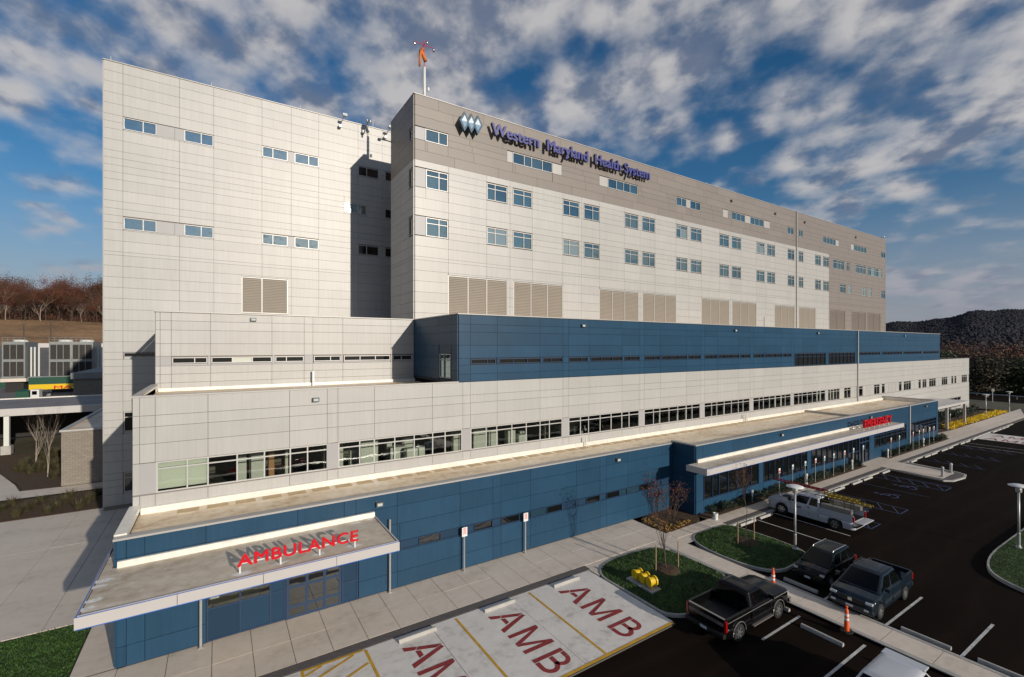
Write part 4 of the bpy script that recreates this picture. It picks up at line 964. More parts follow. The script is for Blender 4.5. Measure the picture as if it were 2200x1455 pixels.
for x in (27.9, 36.5, 44.5, 52, 60, 68, 74.3, 79.5, 92, 103):
    mb = MB(); mb.tube([(x, 35.5, ZT4), (x, 35.5, ZT4 + .4)], [.03, .012], 'steel_white', 5); tag(mb.build('lightning_rod'), 'thin lightning rod on the parapet of the taupe-topped tower', 'lightning rod', 'lightning rods of the tower')
mb = MB(); mb.tube([(105.9, 35.5, ZT4), (105.9, 35.4, ZT4 + .5), (106.6, 35.3, ZT4 + .6)], .05, 'galv', 6); mb.lathe([(.16, 0), (.14, -.2), (0, -.28)], 'white_plastic', (106.7, 35.3, ZT4 + .6), 8); tag(mb.build('roof_camera'), 'camera dome on a bent arm at the far roof corner of the tower', 'camera')
def wall_light(x, y, z, where, group):
    f = thing('wall_light', 'small square wall light ' + where, 'wall light', (x, y, z), group)
    mb = MB(); mb.box(x - .17, x + .17, y - .16, y + .0, z - .11, z + .11, 'wall_light'); mb.build('housing', f)
    mb = MB(); mb.box(x - .12, x + .12, y - .175, y - .16, z - .07, z + .06, 'lamp_glass'); mb.build('lens', f)
wall_light(2.0, Y3 - .09, 14.28, 'high on the set-back white block', None); wall_light(4.55, Y2 - .09, 9.55, 'near the top of the white tier above the ambulance roof', None)
for x in (24.0, 44.5, 62, 90): wall_light(x, Y2 - .09, 14.1, 'near the top of the blue upper band', 'lights of the blue band')
for x in (6.85, 23.6): wall_light(x, Y1 - .09, 4.55, 'on the blue ground-floor wall left of the emergency corner', 'lights of the blue ground floor')
for x in (41.5, 60, 77): wall_light(x, Y0 - .09, 4.75, 'on the blue wall above the emergency canopy', 'lights over the emergency canopy')
for x in (56.7, 67.5, 76, 94): 
    mb = MB(); mb.box(x - .15, x + .15, 35.08, 35.2, 31.4, 31.7, 'black'); tag(mb.build('scupper'), 'small dark overflow scupper in the taupe band', 'scupper', 'scuppers of the taupe band')
# reception furniture seen through glass
def cab(x0, x1, y0, y1, z0, z1, mat, label, group):
    mb = MB(); mb.box(x0, x1, y0, y1, z0, z1, mat); mb.box(x0 + .03, x1 - .03, y0 - .02, y0, z0 + .05, (z0 + z1) / 2 - .01, mat); mb.box(x0 + .03, x1 - .03, y0 - .02, y0, (z0 + z1) / 2 + .01, z1 - .04, mat)
    tag(mb.build('cabinet'), label, 'cabinet', group)
cab(-.3, .05, 25.2, 26.0, 0, 2.3, 'cabinet', 'tall pale cupboard inside the ambulance reception window', None); cab(.9, 1.7, 25.6, 26.4, 0, 1.1, 'cabinet', 'low white desk inside the ambulance reception window', None); cab(1.1, 1.55, 26.2, 26.55, 1.6, 2.6, 'wood', 'brown wooden wall cupboard inside the reception', None)
r3 = random.Random(21)
for x0, x1, m in ((.9, 1.35, 'cabinet'), (1.5, 2.2, 'cabinet'), (2.45, 2.75, 'wood'), (3.3, 3.45, 'cabinet')):
    cab(x0, x1, 29.6, 30.2, 4.6, 7.0, m, 'tall %s cupboard in the first ribbon-window room' % ('pale' if m == 'cabinet' else 'brown'), 'cupboards of the first room')
for b in range(1, 8):
    for _ in range(7):
        x = XB[b] + r3.uniform(.8, 7.6); w = r3.uniform(.3, 1.3); h = r3.choice([.9, .95, 1.0, 1.3, 1.9]); y = r3.uniform(28.3, 32)
        cab(x, x + w, y, y + .5, 4.6, 4.6 + h + .3, 'cabinet', 'pale laboratory bench or equipment box behind the ribbon windows', 'laboratory equipment behind the ribbon windows')
# ============================================================ SITE FURNITURE
def lamp_post(x, y, z0, label, group):
    t = thing('lamp_post', label, 'lamp post', (x, y, z0), group)
    mb = MB(); mb.tube([(x, y, z0 + .05), (x, y, z0 + 3.45)], [.065, .055], 'galv', 10); mb.build('pole', t, smooth=True)
    mb = MB(); mb.lathe([(.16, 0), (.16, .05), (.10, .12), (.08, .2), (.08, .9), (.066, .95)], 'galv', (x, y, z0), 12); mb.build('base', t)
    mb = MB(); mb.lathe([(.055, 3.40), (.14, 3.44), (.15, 3.62), (.13, 3.72), (.06, 3.78)], 'galv', (x, y, z0), 12); mb.build('lamp_head', t)
    mb = MB(); mb.lathe([(0, 3.92), (.30, 3.90), (.47, 3.84), (.48, 3.81), (.30, 3.84), (0, 3.86)], 'white_plastic', (x, y, z0), 24); mb.tube([(x, y, z0 + 3.75), (x, y, z0 + 3.88)], .03, 'galv', 6); mb.build('reflector_disc', t, smooth=True)
lamp_post(29.75, 14.3, .08, 'lamp post with white disc top on the grass island by the white truck', 'disc-topped lamp posts')
lamp_post(41.5, 6.95, .08, 'lamp post with a white disc top on the kerbed island across the parking lot', 'disc-topped lamp posts')
lamp_post(115.4, 23.3, 0, 'far lamp post with a disc top behind the yellow flower bed', 'disc-topped lamp posts'); lamp_post(126.5, 22.4, 0, 'far lamp post with a disc top at the road end of the pavement', 'disc-topped lamp posts')
def post_sign(x, y, h, label, group, plate='white_plastic', strip='teal_sign', w=.26, ph=.40, r=.022):
    t = thing('post_sign', label, 'sign', (x, y, 0), group)
    mb = MB(); mb.tube([(x, y, 0), (x, y, h)], r, 'galv', 6); mb.build('post', t)
    mb = MB(); mb.box(x - w / 2, x + w / 2, y - r - .02, y - r, h - ph, h, plate); mb.build('plate', t)
    mb = MB()
    if strip == 'red_paint':
        for k in range(6):
            q = w * (.34 if k % 2 else .28); mb.box(x - q, x + q, y - r - .024, y - r - .02, h - .07 - k * .058, h - .045 - k * .058, 'red_letter')
    else: mb.box(x - w * .38, x + w * .38, y - r - .024, y - r - .02, h - ph * .9, h - ph * .45, strip)
    mb.build('print', t)
for x in (11.52, 15.63): post_sign(x, 22.9, 2.45, 'white plate with red print on a grey post against the blue wall', 'post signs of the ambulance bays', strip='red_paint', w=.32, ph=.5, r=.05)
for i, x in enumerate((39.9, 42.1, 44.3, 46.2, 47.9, 49.8, 52.1, 54.1, 56.4)): post_sign(x, 20.45, 2.2, 'thin post sign in the shrub bed before the emergency entrance', 'post signs of the near shrub bed', strip=('teal_sign' if i % 3 else 'red_letter'))
for i, x in enumerate((63.7, 66.1, 70.4, 72.4, 73.8, 76.0, 77.6)): post_sign(x, 20.45, 2.2, 'thin post sign in the shrub bed past the emergency entrance', 'post signs of the far shrub bed', strip=('teal_sign' if i % 2 else 'red_letter'))
post_sign(99.5, 24.2, 1.6, 'small white sign in the mulch bed behind the yellow flowers', None, strip='teal_sign')
for x in (36.1, 44.9, 54.2, 63.3, 74.5):
    t = thing('bollard_light', 'short white bollard light among the shrubs along the emergency front', 'bollard', (x, 20.6, 0), 'bollard lights in the shrub beds')
    mb = MB(); mb.lathe([(.11, 0), (.11, .06), (.06, .1), (.06, .7)], 'white_plastic', (x, 20.6, 0), 10); mb.build('post', t)
    mb = MB(); mb.lathe([(.09, .72), (.10, .78), (.10, .9), (.05, .98), (0, 1.0)], 'white_plastic', (x, 20.6, 0), 10); mb.build('cap', t)
for x in (58.4, 60.9):
    t = thing('bollard', 'pale round bollard at the tip of the crosswalk tongue', 'bollard', (x, 14.75, 0), 'bollards of the crosswalk tongue')
    mb = MB(); mb.lathe([(.2, 0.01), (.2, .06), (.11, .1), (.11, .82)], 'galv', (x, 14.75, 0), 12); mb.build('post', t)
    mb = MB(); mb.lathe([(.125, .7), (.125, .85), (.10, .95), (0, 1.0)], 'galv', (x, 14.75, 0), 12); mb.build('cap', t)
t = thing('bucket', 'white plastic bucket at the corner of the emergency mulch bed', 'bucket', (30.25, 19.95, 0)); mb = MB(); mb.lathe([(.14, 0.005), (.165, .42), (.175, .42), (.175, .46), (.15, .46), (.13, .05), (0, .05)], 'white_plastic', (30.25, 19.95, 0), 16); mb.build('pail', t); mb = MB(); mb.tube([(30.08, 19.95, .40), (30.1, 19.85, .28), (30.25, 19.78, .2), (30.4, 19.85, .28), (30.42, 19.95, .4)], .008, 'galv', 5); mb.build('handle', t)
# fire department connection
t = thing('fire_connection', 'three fat yellow pipe inlets on a concrete slab in the grass', 'fire connection', (18.65, 16.45, .1))
mb = MB(); mb.box(18.3, 19.0, 15.55, 17.3, .05, .16, 'kerb'); mb.build('slab', t, bevel=.01)
for y in (15.95, 16.42, 16.89):
    mb = MB(); mb.tube([(18.72, y, .14), (18.72, y, .45)], [.12, .12], 'yellow', 12); mb.tube([(18.52, y + .02, .47), (18.9, y - .06, .47)], .19, 'yellow', 16); mb.tube([(18.86, y - .05, .47), (18.93, y - .066, .47)], .255, 'yellow', 18); mb.tube([(18.50, y + .02, .47), (18.56, y + .01, .47)], .24, 'yellow', 18)
    o = mb.build('inlet', t, smooth=False); mb = MB(); mb.tube([(18.93, y - .066, .47), (18.97, y - .075, .47)], .09, 'hydrant_cap', 12); mb.build('cap', o)
def channelizer(x, y, z0, label, base):
    t = thing('traffic_cone', label, 'traffic cone', (x, y, z0))
    mb = MB(); mb.lathe([(.105, .05), (.085, .5), (.07, .95), (.03, 1.0), (.03, 1.04), (.055, 1.06), (.055, 1.1), (0, 1.1)], 'orange_post', (x, y, z0), 12); mb.build('cone', t, smooth=True)
    for a, b in ((.50, .60), (.68, .78)): mb = MB(); mb.lathe([(.0885, a), (.083, b)], 'white_plastic', (x, y, z0), 12); mb.build('band', t)
    mb = MB(); mb.prism([(x + .25 * math.cos(q * math.pi / 4 + .39), y + .25 * math.sin(q * math.pi / 4 + .39)) for q in range(8)], z0, z0 + .05, 'rubber'); mb.build('base', t)
channelizer(24.0, 12.6, .01, 'orange channelizer cone on the walk beyond the nose of the black pickup', True)
channelizer(23.2, 9.02, .01, 'orange and white channelizer cone with black base at the walk edge near the navy pickup', True)
# ============================================================ PLANTS
def branches(mb, p, d, L, r, depth, rg, mat, tips, spread=.55, kids=(2, 3), n=5):
    if mat == 'bark_birch' and depth <= 2: mat = 'bark'; r *= .7
    q = p; pts = [p]; k = 3
    for i in range(k):
        d = (d + Vector((rg.uniform(-.12, .12), rg.uniform(-.12, .12), rg.uniform(-.02, .10)))).normalized(); q = q + d * L / k; pts.append(q)
    mb.tube(pts, [r * (1 - .35 * i / k) for i in range(k + 1)], mat, n if depth > 1 else 3, cap=False)
    tips.append(q)
    if depth <= 0: return
    for _ in range(rg.randint(*kids)):
        s = pts[rg.choice([1, 2, 3, 3])] if depth > 1 else pts[rg.choice([1, 2, 3])]
        a = rg.uniform(0, 6.283); e = Vector((math.cos(a), math.sin(a), 0))
        dd = (d * (1 - spread) + e * spread + Vector((0, 0, .18))).normalized()
        branches(mb, s, dd, L * rg.uniform(.58, .82), r * .55, depth - 1, rg, mat, tips, spread, kids, n)
def leaves(mb, pts, n, size, mat, rg, jit=.25):
    vs = []; fs = []
    for _ in range(n):
        p = rg.choice(pts) + Vector((rg.gauss(0, jit), rg.gauss(0, jit), rg.gauss(0, jit)))
        a = Vector((rg.gauss(0, 1), rg.gauss(0, 1), rg.gauss(0, 1))).normalized(); b = a.orthogonal().normalized(); s = size * rg.uniform(.6, 1.4)
        i = len(vs); vs += [p - a * s, p + b * s * .5, p + a * s, p - b * s * .5]; fs.append((i, i + 1, i + 2, i + 3))
    mb.raw(vs, fs, mat)
def tree(name, label, base, h, seed, bark, leafmat, nleaf, lsize, depth=4, r0=None, stems=1, lean=.0, group=None, trunk_frac=.35, spread=.5, jit=.25, kids=(2, 3), scale=(1, 1, 1), crown=None):
    rg = random.Random(seed); t = thing(name, label, 'tree', base, group)
    mb = MB(); tips = []; B = Vector(base)
    for s in range(stems):
        a = rg.uniform(0, 6.28); l = lean * (1 if stems > 1 else rg.uniform(0, .5))
        branches(mb, B + Vector((.08 * math.cos(a), .08 * math.sin(a), -.05)) * (stems > 1), Vector((l * math.cos(a), l * math.sin(a), 1)).normalized(), h * trunk_frac, r0 or h * .018, depth, rg, bark, tips, spread, kids)
    zmax = max(p.z for p in tips) - B.z; k = h / zmax
    mb.v = [(B.x + (x - B.x) * k * scale[0], B.y + (y - B.y) * k * scale[1], B.z + (z - B.z) * k) for x, y, z in mb.v]
    tips = [Vector((B.x + (p.x - B.x) * k * scale[0], B.y + (p.y - B.y) * k * scale[1], B.z + (p.z - B.z) * k)) for p in tips]
    mb.build('trunk', t)
    if nleaf:
        up = [p for p in tips if p.z > B.z + h * (.12 if crown else .4)]
        if crown: up += [B + Vector((rg.gauss(0, h * .2), rg.gauss(0, h * .2), rg.uniform(.05, .55) * h)) for _ in range(len(up) // 2)]
        m2 = MB(); leaves(m2, up, nleaf, lsize, leafmat, rg, jit); m2.build('crown', t)
    return t
def mound(x, y, r, z=.1):
    mb = MB(); mb.lathe([(r, -.03), (r * .85, .06), (r * .5, .12), (.12, .10), (0, .10)], 'mulch', (x, y, z), 18); return mb.build('mulch_ring', kind=KS)
mound(21.0, 16.8, .72); mound(28.2, 16.5, .72)
tree('young_tree', 'young multi-stem tree with few red leaves, beside the yellow pipe inlets', (21.0, 16.8, .1), 5.6, 11, 'bark', 'leaf_red', 300, .05, 4, .045, 3, .16, None, .38, .40, .16, (2, 3), (.62, .62, 1))
tree('young_tree', 'young thin tree with sparse rusty leaves on the grass island by the lamp post', (28.2, 16.5, .1), 5.2, 5, 'bark', 'leaf_red', 240, .045, 4, .045, 1, 0, None, .42, .38, .15, (3, 4), (.7, .7, 1))
for (x, y) in ((20.25, 16.95), (21.75, 16.65), (27.4, 16.55), (28.95, 16.4)):
    mb = MB(); mb.tube([(x, y, .05), (x, y, 1.55)], .035, 'stake', 6); tag(mb.build('tree_stake'), 'wooden stake beside the young tree near the yellow inlets' if x < 24 else 'wooden stake beside the young tree near the lamp post', 'stake', 'stakes of the tree near the inlets' if x < 24 else 'stakes of the tree near the lamp post')
fb = sheet('flower_bed', smooth_poly([(25.2, 23.2), (25.15, 20.2), (26.6, 20.25), (29.7, 20.3), (30.0, 23.2)], 2), .03, 'mulch', thick=.1)
rg = random.Random(4)
mb = MB(); pts = [Vector((rg.uniform(25.3, 26.6), rg.uniform(20.35, 22.6), .10)) for _ in range(120)] + [Vector((rg.uniform(25.4, 28.2), rg.uniform(20.35, 20.9), .1)) for _ in range(90)]
leaves(mb, pts, 900, .045, 'flower_orange', rg, .05); leaves(mb, pts, 700, .04, 'leaf_dark', rg, .06); mb.build('flowers', fb, kind='stuff')
tree('red_shrub', 'red-leaved bare shrub in the flower bed at the blue corner', (27.6, 21.7, .0), 3.0, 31, 'bark', 'leaf_rust', 420, .05, 4, .03, 5, .35, None, .35, .45, .12, (2, 3))
er_bed = sheet('emergency_bed', [(29.7, 20.3), (56.6, 20.3), (57.0, 20.8), (56.9, 21.12), (29.7, 21.12)], .03, 'mulch', thick=.1)
er_bed2 = sheet('far_emergency_bed', [(62.9, 20.3), (83.2, 20.35), (83.9, 20.9), (82.5, 21.4), (82, 21.12), (62.9, 21.12)], .03, 'mulch', thick=.1)
def shrub_mesh(seed, mat, r=.42, n=420, ls=.06):
    rg = random.Random(seed); mb = MB(); pts = []
    for _ in range(70):
        v = Vector((rg.gauss(0, 1), rg.gauss(0, 1), rg.gauss(0, 1))).normalized() * r * rg.uniform(.55, 1.0); pts.append(Vector((v.x, v.y, max(.03, v.z * .95 + r * .85))))
    leaves(mb, pts, n, ls, mat, rg, .06)
    return mb
SH = []
for s in range(4):
    o = shrub_mesh(s + 50, 'leaf_dark').build('shrub_source'); SH.append(o.data); COL.objects.unlink(o); bpy.data.objects.remove(o)
def shrub(x, y, sc, label, group, rg, z=.02, meshes=SH):
    o = bpy.data.objects.new('shrub', rg.choice(meshes)); o.location = (x, y, z); o.rotation_euler = (0, 0, rg.uniform(0, 6.28)); o.scale = (sc, sc, sc * rg.uniform(.85, 1.1)); reg(o, 'shrub'); tag(o, label, 'shrub', group)
rg = random.Random(9); x = 31.0
while x < 56.4:
    shrub(x, 20.78 + rg.uniform(-.1, .1), rg.uniform(.75, 1.05), 'round dark evergreen shrub in the bed before the emergency entrance', 'shrubs of the near emergency bed', rg); x += rg.uniform(.75, 1.05)
x = 63.6
while x < 83:
    shrub(x, 20.78 + rg.uniform(-.1, .1), rg.uniform(.8, 1.1), 'round dark evergreen shrub in the bed past the emergency entrance', 'shrubs of the far emergency bed', rg); x += rg.uniform(.8, 1.1)
# left beds
GS = []
for s in range(3):
    rgx = random.Random(s + 80); mb = MB(); vs = []; fs = []
    for _ in range(160):
        a = rgx.uniform(0, 6.28); l = rgx.uniform(.3, .75); b = Vector((rgx.uniform(-.12, .12), rgx.uniform(-.12, .12), 0)); t_ = b + Vector((math.cos(a) * l * .6, math.sin(a) * l * .6, l * rgx.uniform(.5, 1))); w = Vector((-math.sin(a), math.cos(a), 0)) * .022
        i = len(vs); vs += [b - w, b + w, t_]; fs.append((i, i + 1, i + 2))
    mb.raw(vs, fs, 'leaf_grassy'); o = mb.build('tuft_source'); GS.append(o.data); COL.objects.unlink(o); bpy.data.objects.remove(o)
rg = random.Random(12)
for i in range(44):
    row = i % 4; c = i // 4; x = -14.2 + c * .86 + row * .22 + rg.uniform(-.08, .08); y = 47.8 + row * 1.15 + rg.uniform(-.12, .12)
    if c % 2: continue
    if y > 52.6 + (x + 13.7) * .12 - .3 or x > -7.6: continue
    shrub(x, y, rg.uniform(1.15, 1.45), 'spiky brown groundcover tuft in the mulch strip by the plaza', 'tufts of the plaza strip', rg, .01, GS)
for i in range(60):
    x, y = rg.uniform(-17.5, -12.1), rg.uniform(57.5, 74.5)
    if y < 64 and x < -12 - (y - 56) * .55: continue
    shrub(x, y, rg.uniform(1.1, 1.6), 'low dark groundcover plant in the bed under the birches', 'plants of the birch bed', rg, .01, GS)
tree('birch_tree', 'pale multi-stem birch with bare twigs in front of the block wall', (-13.75, 61.0, 0), 8.6, 3, 'bark_birch', None, 0, 0, 5, .034, 3, .08, None, .40, .34, .2, (2, 3), (.62, .62, 1))
tree('birch_tree', 'low bare multi-stem birch behind the taller birch, beside the canopy post', (-16.6, 69.5, 0), 6.8, 8, 'bark_birch', None, 0, 0, 5, .028, 4, .15, None, .36, .36, .2, (2, 3), (.72, .72, 1))
# far right planting
gb2 = sheet('far_bed', [(84.6, 22.7), (92, 22.2), (126, 22.5), (124, 27.2), (84.6, 27.2)], .02, 'mulch', thick=.1)
mb = MB(); rg = random.Random(6); pts = [Vector((rg.uniform(92.3, 125.5), 0, .22)) for _ in range(1500)]
for p in pts: p.y = 22.35 + rg.uniform(0, 1.7) if p.x > 95 else 22.3 + rg.uniform(0, 1.0)
leaves(mb, pts, 5200, .10, 'flower', rg, .08); mb.build('yellow_flowers', gb2, kind='stuff')
for i in range(24): shrub(rg.uniform(86, 123), rg.uniform(25.6, 26.9), rg.uniform(1.3, 2.0), 'dark shrub against the white wall behind the yellow flowers', 'shrubs of the far bed', rg)
# ============================================================ VEHICLES
def wheel(root, x, y, r, w, side, rim='alu'):
    c = Vector((x, y, r)); mb = MB(); n = 20; vs = []; fs = []
    prof = [(r * .62, -w / 2), (r * .93, -w / 2), (r, -w / 2 + .03), (r, w / 2 - .03), (r * .93, w / 2), (r * .62, w / 2)]
    def ring(prof, mat, m):
        vs = []; fs = []
        for pr, yy in prof:
            for k in range(n): t = 2 * math.pi * k / n; vs.append((c.x + pr * math.cos(t), c.y + yy, c.z + pr * math.sin(t)))
        for i in range(len(prof) - 1):
            for k in range(n): fs.append((i * n + k, i * n + (k + 1) % n, (i + 1) * n + (k + 1) % n, (i + 1) * n + k))
        m.raw(vs, fs, mat)
    ring(prof, 'rubber', mb); o = mb.build('wheel', root, smooth=True)
    m2 = MB(); s = side * w / 2
    ring([(r * .64, s * .95), (r * .60, s * .5), (r * .3, s * .4), (0.0, s * .4)], 'black', m2)
    for k in range(6):
        t = k * math.pi / 3; a = Vector((math.cos(t), 0, math.sin(t))); b = Vector((-math.sin(t), 0, math.cos(t)))
        y1, y2 = s * .92, s * .55
        m2.face([c + a * .04 + b * .05 + Vector((0, y1, 0)), c + a * r * .63 + b * .055 + Vector((0, y1 * .98, 0)), c + a * r * .63 - b * .055 + Vector((0, y1 * .98, 0)), c + a * .04 - b * .05 + Vector((0, y1, 0))], rim)
    ring([(r * .66, s * .96), (r * .58, s * .99), (r * .57, s * .8)], rim, m2); ring([(.075, s * .6), (.075, s * 1.0), (0.0, s * 1.02)], rim, m2)
    m2.build('rim', o, smooth=False)
def loft(secs, mat, mb, cap=True):
    """secs: list of rings of equal length"""
    n = len(secs[0]); vs = [p for s in secs for p in s]; fs = []
    for i in range(len(secs) - 1):
        for k in range(n): fs.append((i * n + k, i * n + (k + 1) % n, (i + 1) * n + (k + 1) % n, (i + 1) * n + k))
    if cap: fs.append(tuple(range(n - 1, -1, -1))); fs.append(tuple((len(secs) - 1) * n + k for k in range(n)))
    mb.raw(vs, fs, mat)
def side_shell(root, prof, W, mat, arches, r, tuck=.05, name='body'):
    """lower body: outline prof (x,z) top line front to back, wheel arches cut from the sides"""
    mb = MB(); hw = W / 2; zb = .30
    xs0, xs1 = prof[-1][0], prof[0][0]
    def top(x):
        for (a, za), (b, zb_) in zip(prof, prof[1:]):
            if b <= x <= a: return zb_ + (za - zb_) * (x - b) / max(1e-6, a - b)
        return prof[0][1] if x > xs1 else prof[-1][1]
    def bot(x):
        z = zb
        for ax in arches:
            d = abs(x - ax)
            if d < r * 1.16: z = max(z, r + math.sqrt(max(0, (r * 1.16) ** 2 - d * d)))
        return z
    st = sorted(set([round(p[0], 3) for p in prof] + [round(xs0 + (xs1 - xs0) * i / 70, 3) for i in range(71)] + [round(ax + s * r * 1.16, 3) for ax in arches for s in (-1, 1)] + [round(ax + s * (r * 1.16 - .01), 3) for ax in arches for s in (-1, 1)]))
    secs = []
    for x in st:
        t = top(x); b_ = min(bot(x), t - .06); endf = 1 - .16 * max(0, 1 - min(x - xs0, xs1 - x) / .28) ** 2
        h = hw * endf; mid = b_ + (t - b_) * .55
        secs.append([(x, -h + tuck * 1.2, b_), (x, -h, mid), (x, -h + .015, t - .10), (x, -h + .05, t - .03), (x, -h + .12, t), (x, 0, t + .02), (x, h - .12, t), (x, h - .05, t - .03), (x, h - .015, t - .10), (x, h, mid), (x, h - tuck * 1.2, b_)])
    loft(secs, mat, mb)
    o = mb.build(name, root, smooth='angle')
    # dark underside and inner arches
    m2 = MB(); m2.box(xs0 + .15, xs1 - .15, -hw + .22, hw - .22, .25, .62, 'black'); m2.build('underbody', root)
    return o
def quadpt(c, u, v):
    a = c[0].lerp(c[1], u); b = c[3].lerp(c[2], u); return a.lerp(b, v)
def greenhouse(root, zb, zt, b0, b1, t0, t1, wb, wt, mat, side_splits, front=True, rear=True, name='cabin', gl='car_glass'):
    """cab: base from x b0 (rear) to b1 (front), roof t0..t1; half widths wb, wt"""
    mb = MB()
    def ringat(f, crown=0.0):
        x0 = b0 + (t0 - b0) * f; x1 = b1 + (t1 - b1) * f; w = wb + (wt - wb) * f; z = zb + (zt - zb) * f; e = .09; pts = []
        for cx_, cy_, a0 in ((x0 + e, -w + e, math.pi), (x1 - e, -w + e, 1.5 * math.pi), (x1 - e, w - e, 0), (x0 + e, w - e, .5 * math.pi)):
            for k in range(4): a = a0 + k * math.pi / 6; pts.append((cx_ + e * math.cos(a), cy_ + e * math.sin(a), z))
        return pts
    secs = [ringat(0), ringat(.5), ringat(.88), ringat(.94)]
    r = ringat(1.0); cx = (t0 + t1) / 2
    for kx, ky, dz in ((.985, .975, -.012), (.95, .93, .008), (.85, .80, .026), (.6, .55, .042)): secs.append([(cx + (p[0] - cx) * kx, p[1] * ky, zt + dz) for p in r])
    loft(secs, mat, mb); o = mb.build(name, root, smooth='angle')
    def pane(nm, corners, u0, u1, v0, v1):
        c = [Vector(q) for q in corners]; nrm = (c[1] - c[0]).cross(c[3] - c[0]).normalized()
        m3 = MB(); pts = [quadpt(c, u, v) + nrm * .006 for u, v in ((u0, v0), (u1, v0), (u1, v1), (u0, v1))]
        m3.raw(pts + [p - nrm * .02 for p in pts], [(0, 1, 2, 3), (0, 4, 5, 1), (1, 5, 6, 2), (2, 6, 7, 3), (3, 7, 4, 0)], gl); m3.build(nm, root)
    if front: pane('windshield', [(b1, -wb, zb), (b1, wb, zb), (t1, wt, zt), (t1, -wt, zt)], .07, .93, .05, .90)
    if rear: pane('rear_window', [(b0, wb, zb), (b0, -wb, zb), (t0, -wt, zt), (t0, wt, zt)], .10, .90, .12, .86)
    for u0, u1 in side_splits:
        pane('side_window', [(b0, -wb, zb), (b1, -wb, zb), (t1, -wt, zt), (t0, -wt, zt)], u0, u1, .06, .84)
        pane('side_window', [(b1, wb, zb), (b0, wb, zb), (t0, wt, zt), (t1, wt, zt)], 1 - u1, 1 - u0, .06, .84)
    return o
def sbox(name, root, x0, x1, y0, y1, z0, z1, mat, bevel=.015):
    mb = MB(); mb.box(x0, x1, y0, y1, z0, z1, mat); return mb.build(name, root, bevel=bevel)
def both(name, root, x0, x1, y0, y1, z0, z1, mat, bevel=.015):
    for s in (-1, 1): sbox(name, root, x0, x1, min(s * y0, s * y1), max(s * y0, s * y1), z0, z1, mat, bevel)
def place(root, x, y, rz, z=ZA, sc=1.0): root.location = (x, y, z); root.rotation_euler = (0, 0, rz); root.scale = (sc, sc, sc)
def bed(root, x0, x1, W, z0, z1, mat, rail):
    hw = W / 2
    for s in (-1, 1):
        mb = MB(); mb.box(x0, x1, min(s * hw * .97, s * (hw - .10)), max(s * hw * .97, s * (hw - .10)), z0, z1, mat); mb.build('bed_side', root, bevel=.02)
        mb = MB(); mb.box(x0 + .02, x1, min(s * (hw * .97 - .005), s * (hw - .12)), max(s * (hw * .97 - .005), s * (hw - .12)), z1, z1 + .018, rail); mb.build('bed_rail', root)
    mb = MB(); mb.box(x1 - .06, x1, -hw + .1, hw - .1, z0, z1 - .01, mat); mb.build('bed_front', root)
    mb = MB(); mb.box(x0 + .05, x1 - .06, -hw + .1, hw - .1, z0 - .0, z0 + .02, 'black'); mb.build('bed_floor', root)
def door_gaps(root, xs, z0, z1, hw):
    for s in (-1, 1):
        for x in xs:
            mb = MB(); mb.box(x - .006, x + .006, min(s * (hw - .02), s * (hw + .004)), max(s * (hw - .02), s * (hw + .004)), z0, z1, 'black'); mb.build('door_gap', root)
# --- black pickup (old square-shouldered full-size, regular cab)
v = thing('pickup_truck', 'shiny black regular-cab pickup with chrome trim parked nose to the walk', 'pickup truck')
L = 5.3; W = 1.95
side_shell(v, [(2.62, .70), (2.60, 1.02), (2.3, 1.06), (.95, 1.12), (.85, 1.13), (-.6, 1.13), (-.62, .74), (-2.45, .74), (-2.47, .66)], W, 'paint_black', (1.58, -1.58), .38)
greenhouse(v, 1.12, 1.69, -.62, 1.05, -.52, .42, .90, .72, 'paint_black', [(.14, .88)])
bed(v, -2.45, -.64, W, .74, 1.16, 'paint_black', 'black')
tg = sbox('tailgate', v, -2.51, -2.43, -.86, .86, .62, 1.17, 'paint_black'); mb = MB(); mb.box(-2.525, -2.505, -.84, .84, .86, 1.0, 'trim_grey'); mb.build('trim_band', tg); mb = MB(); mb.box(-2.52, -2.42, -.86, .86, 1.165, 1.185, 'tool_box'); mb.build('edge_cap', tg)
cu = bpy.data.curves.new('lettering', 'FONT'); cu.body = 'CHEVROLET'; cu.extrude = .004; cu.size = .15; cu.align_x = 'CENTER'; cu.space_character = 1.5
tmp = bpy.data.objects.new('lettering', cu); COL.objects.link(tmp); me = bpy.data.meshes.new_from_object(tmp.evaluated_get(bpy.context.evaluated_depsgraph_get())); COL.objects.unlink(tmp); bpy.data.objects.remove(tmp)
me.transform(Matrix.Translation((-2.529, 0, .875)) @ Matrix.Rotation(-math.pi / 2, 4, 'Z') @ Matrix.Rotation(math.pi / 2, 4, 'X')); me.materials.append(MATS['black']); reg(bpy.data.objects.new('lettering', me), 'lettering', tg)
both('tail_light', v, -2.53, -2.43, .87, .965, .66, 1.12, 'tail_red'); both('headlight', v, 2.58, 2.64, .55, .88, .72, .92, 'lamp_glass'); sbox('grille', v, 2.59, 2.65, -.54, .54, .70, .93, 'chrome')
sbox('rear_bumper', v, -2.67, -2.47, -.93, .93, .42, .60, 'black'); sbox('front_bumper', v, 2.6, 2.78, -.95, .95, .42, .62, 'chrome'); sbox('license_plate', v, -2.685, -2.665, -.16, .16, .46, .58, 'plate', .004)
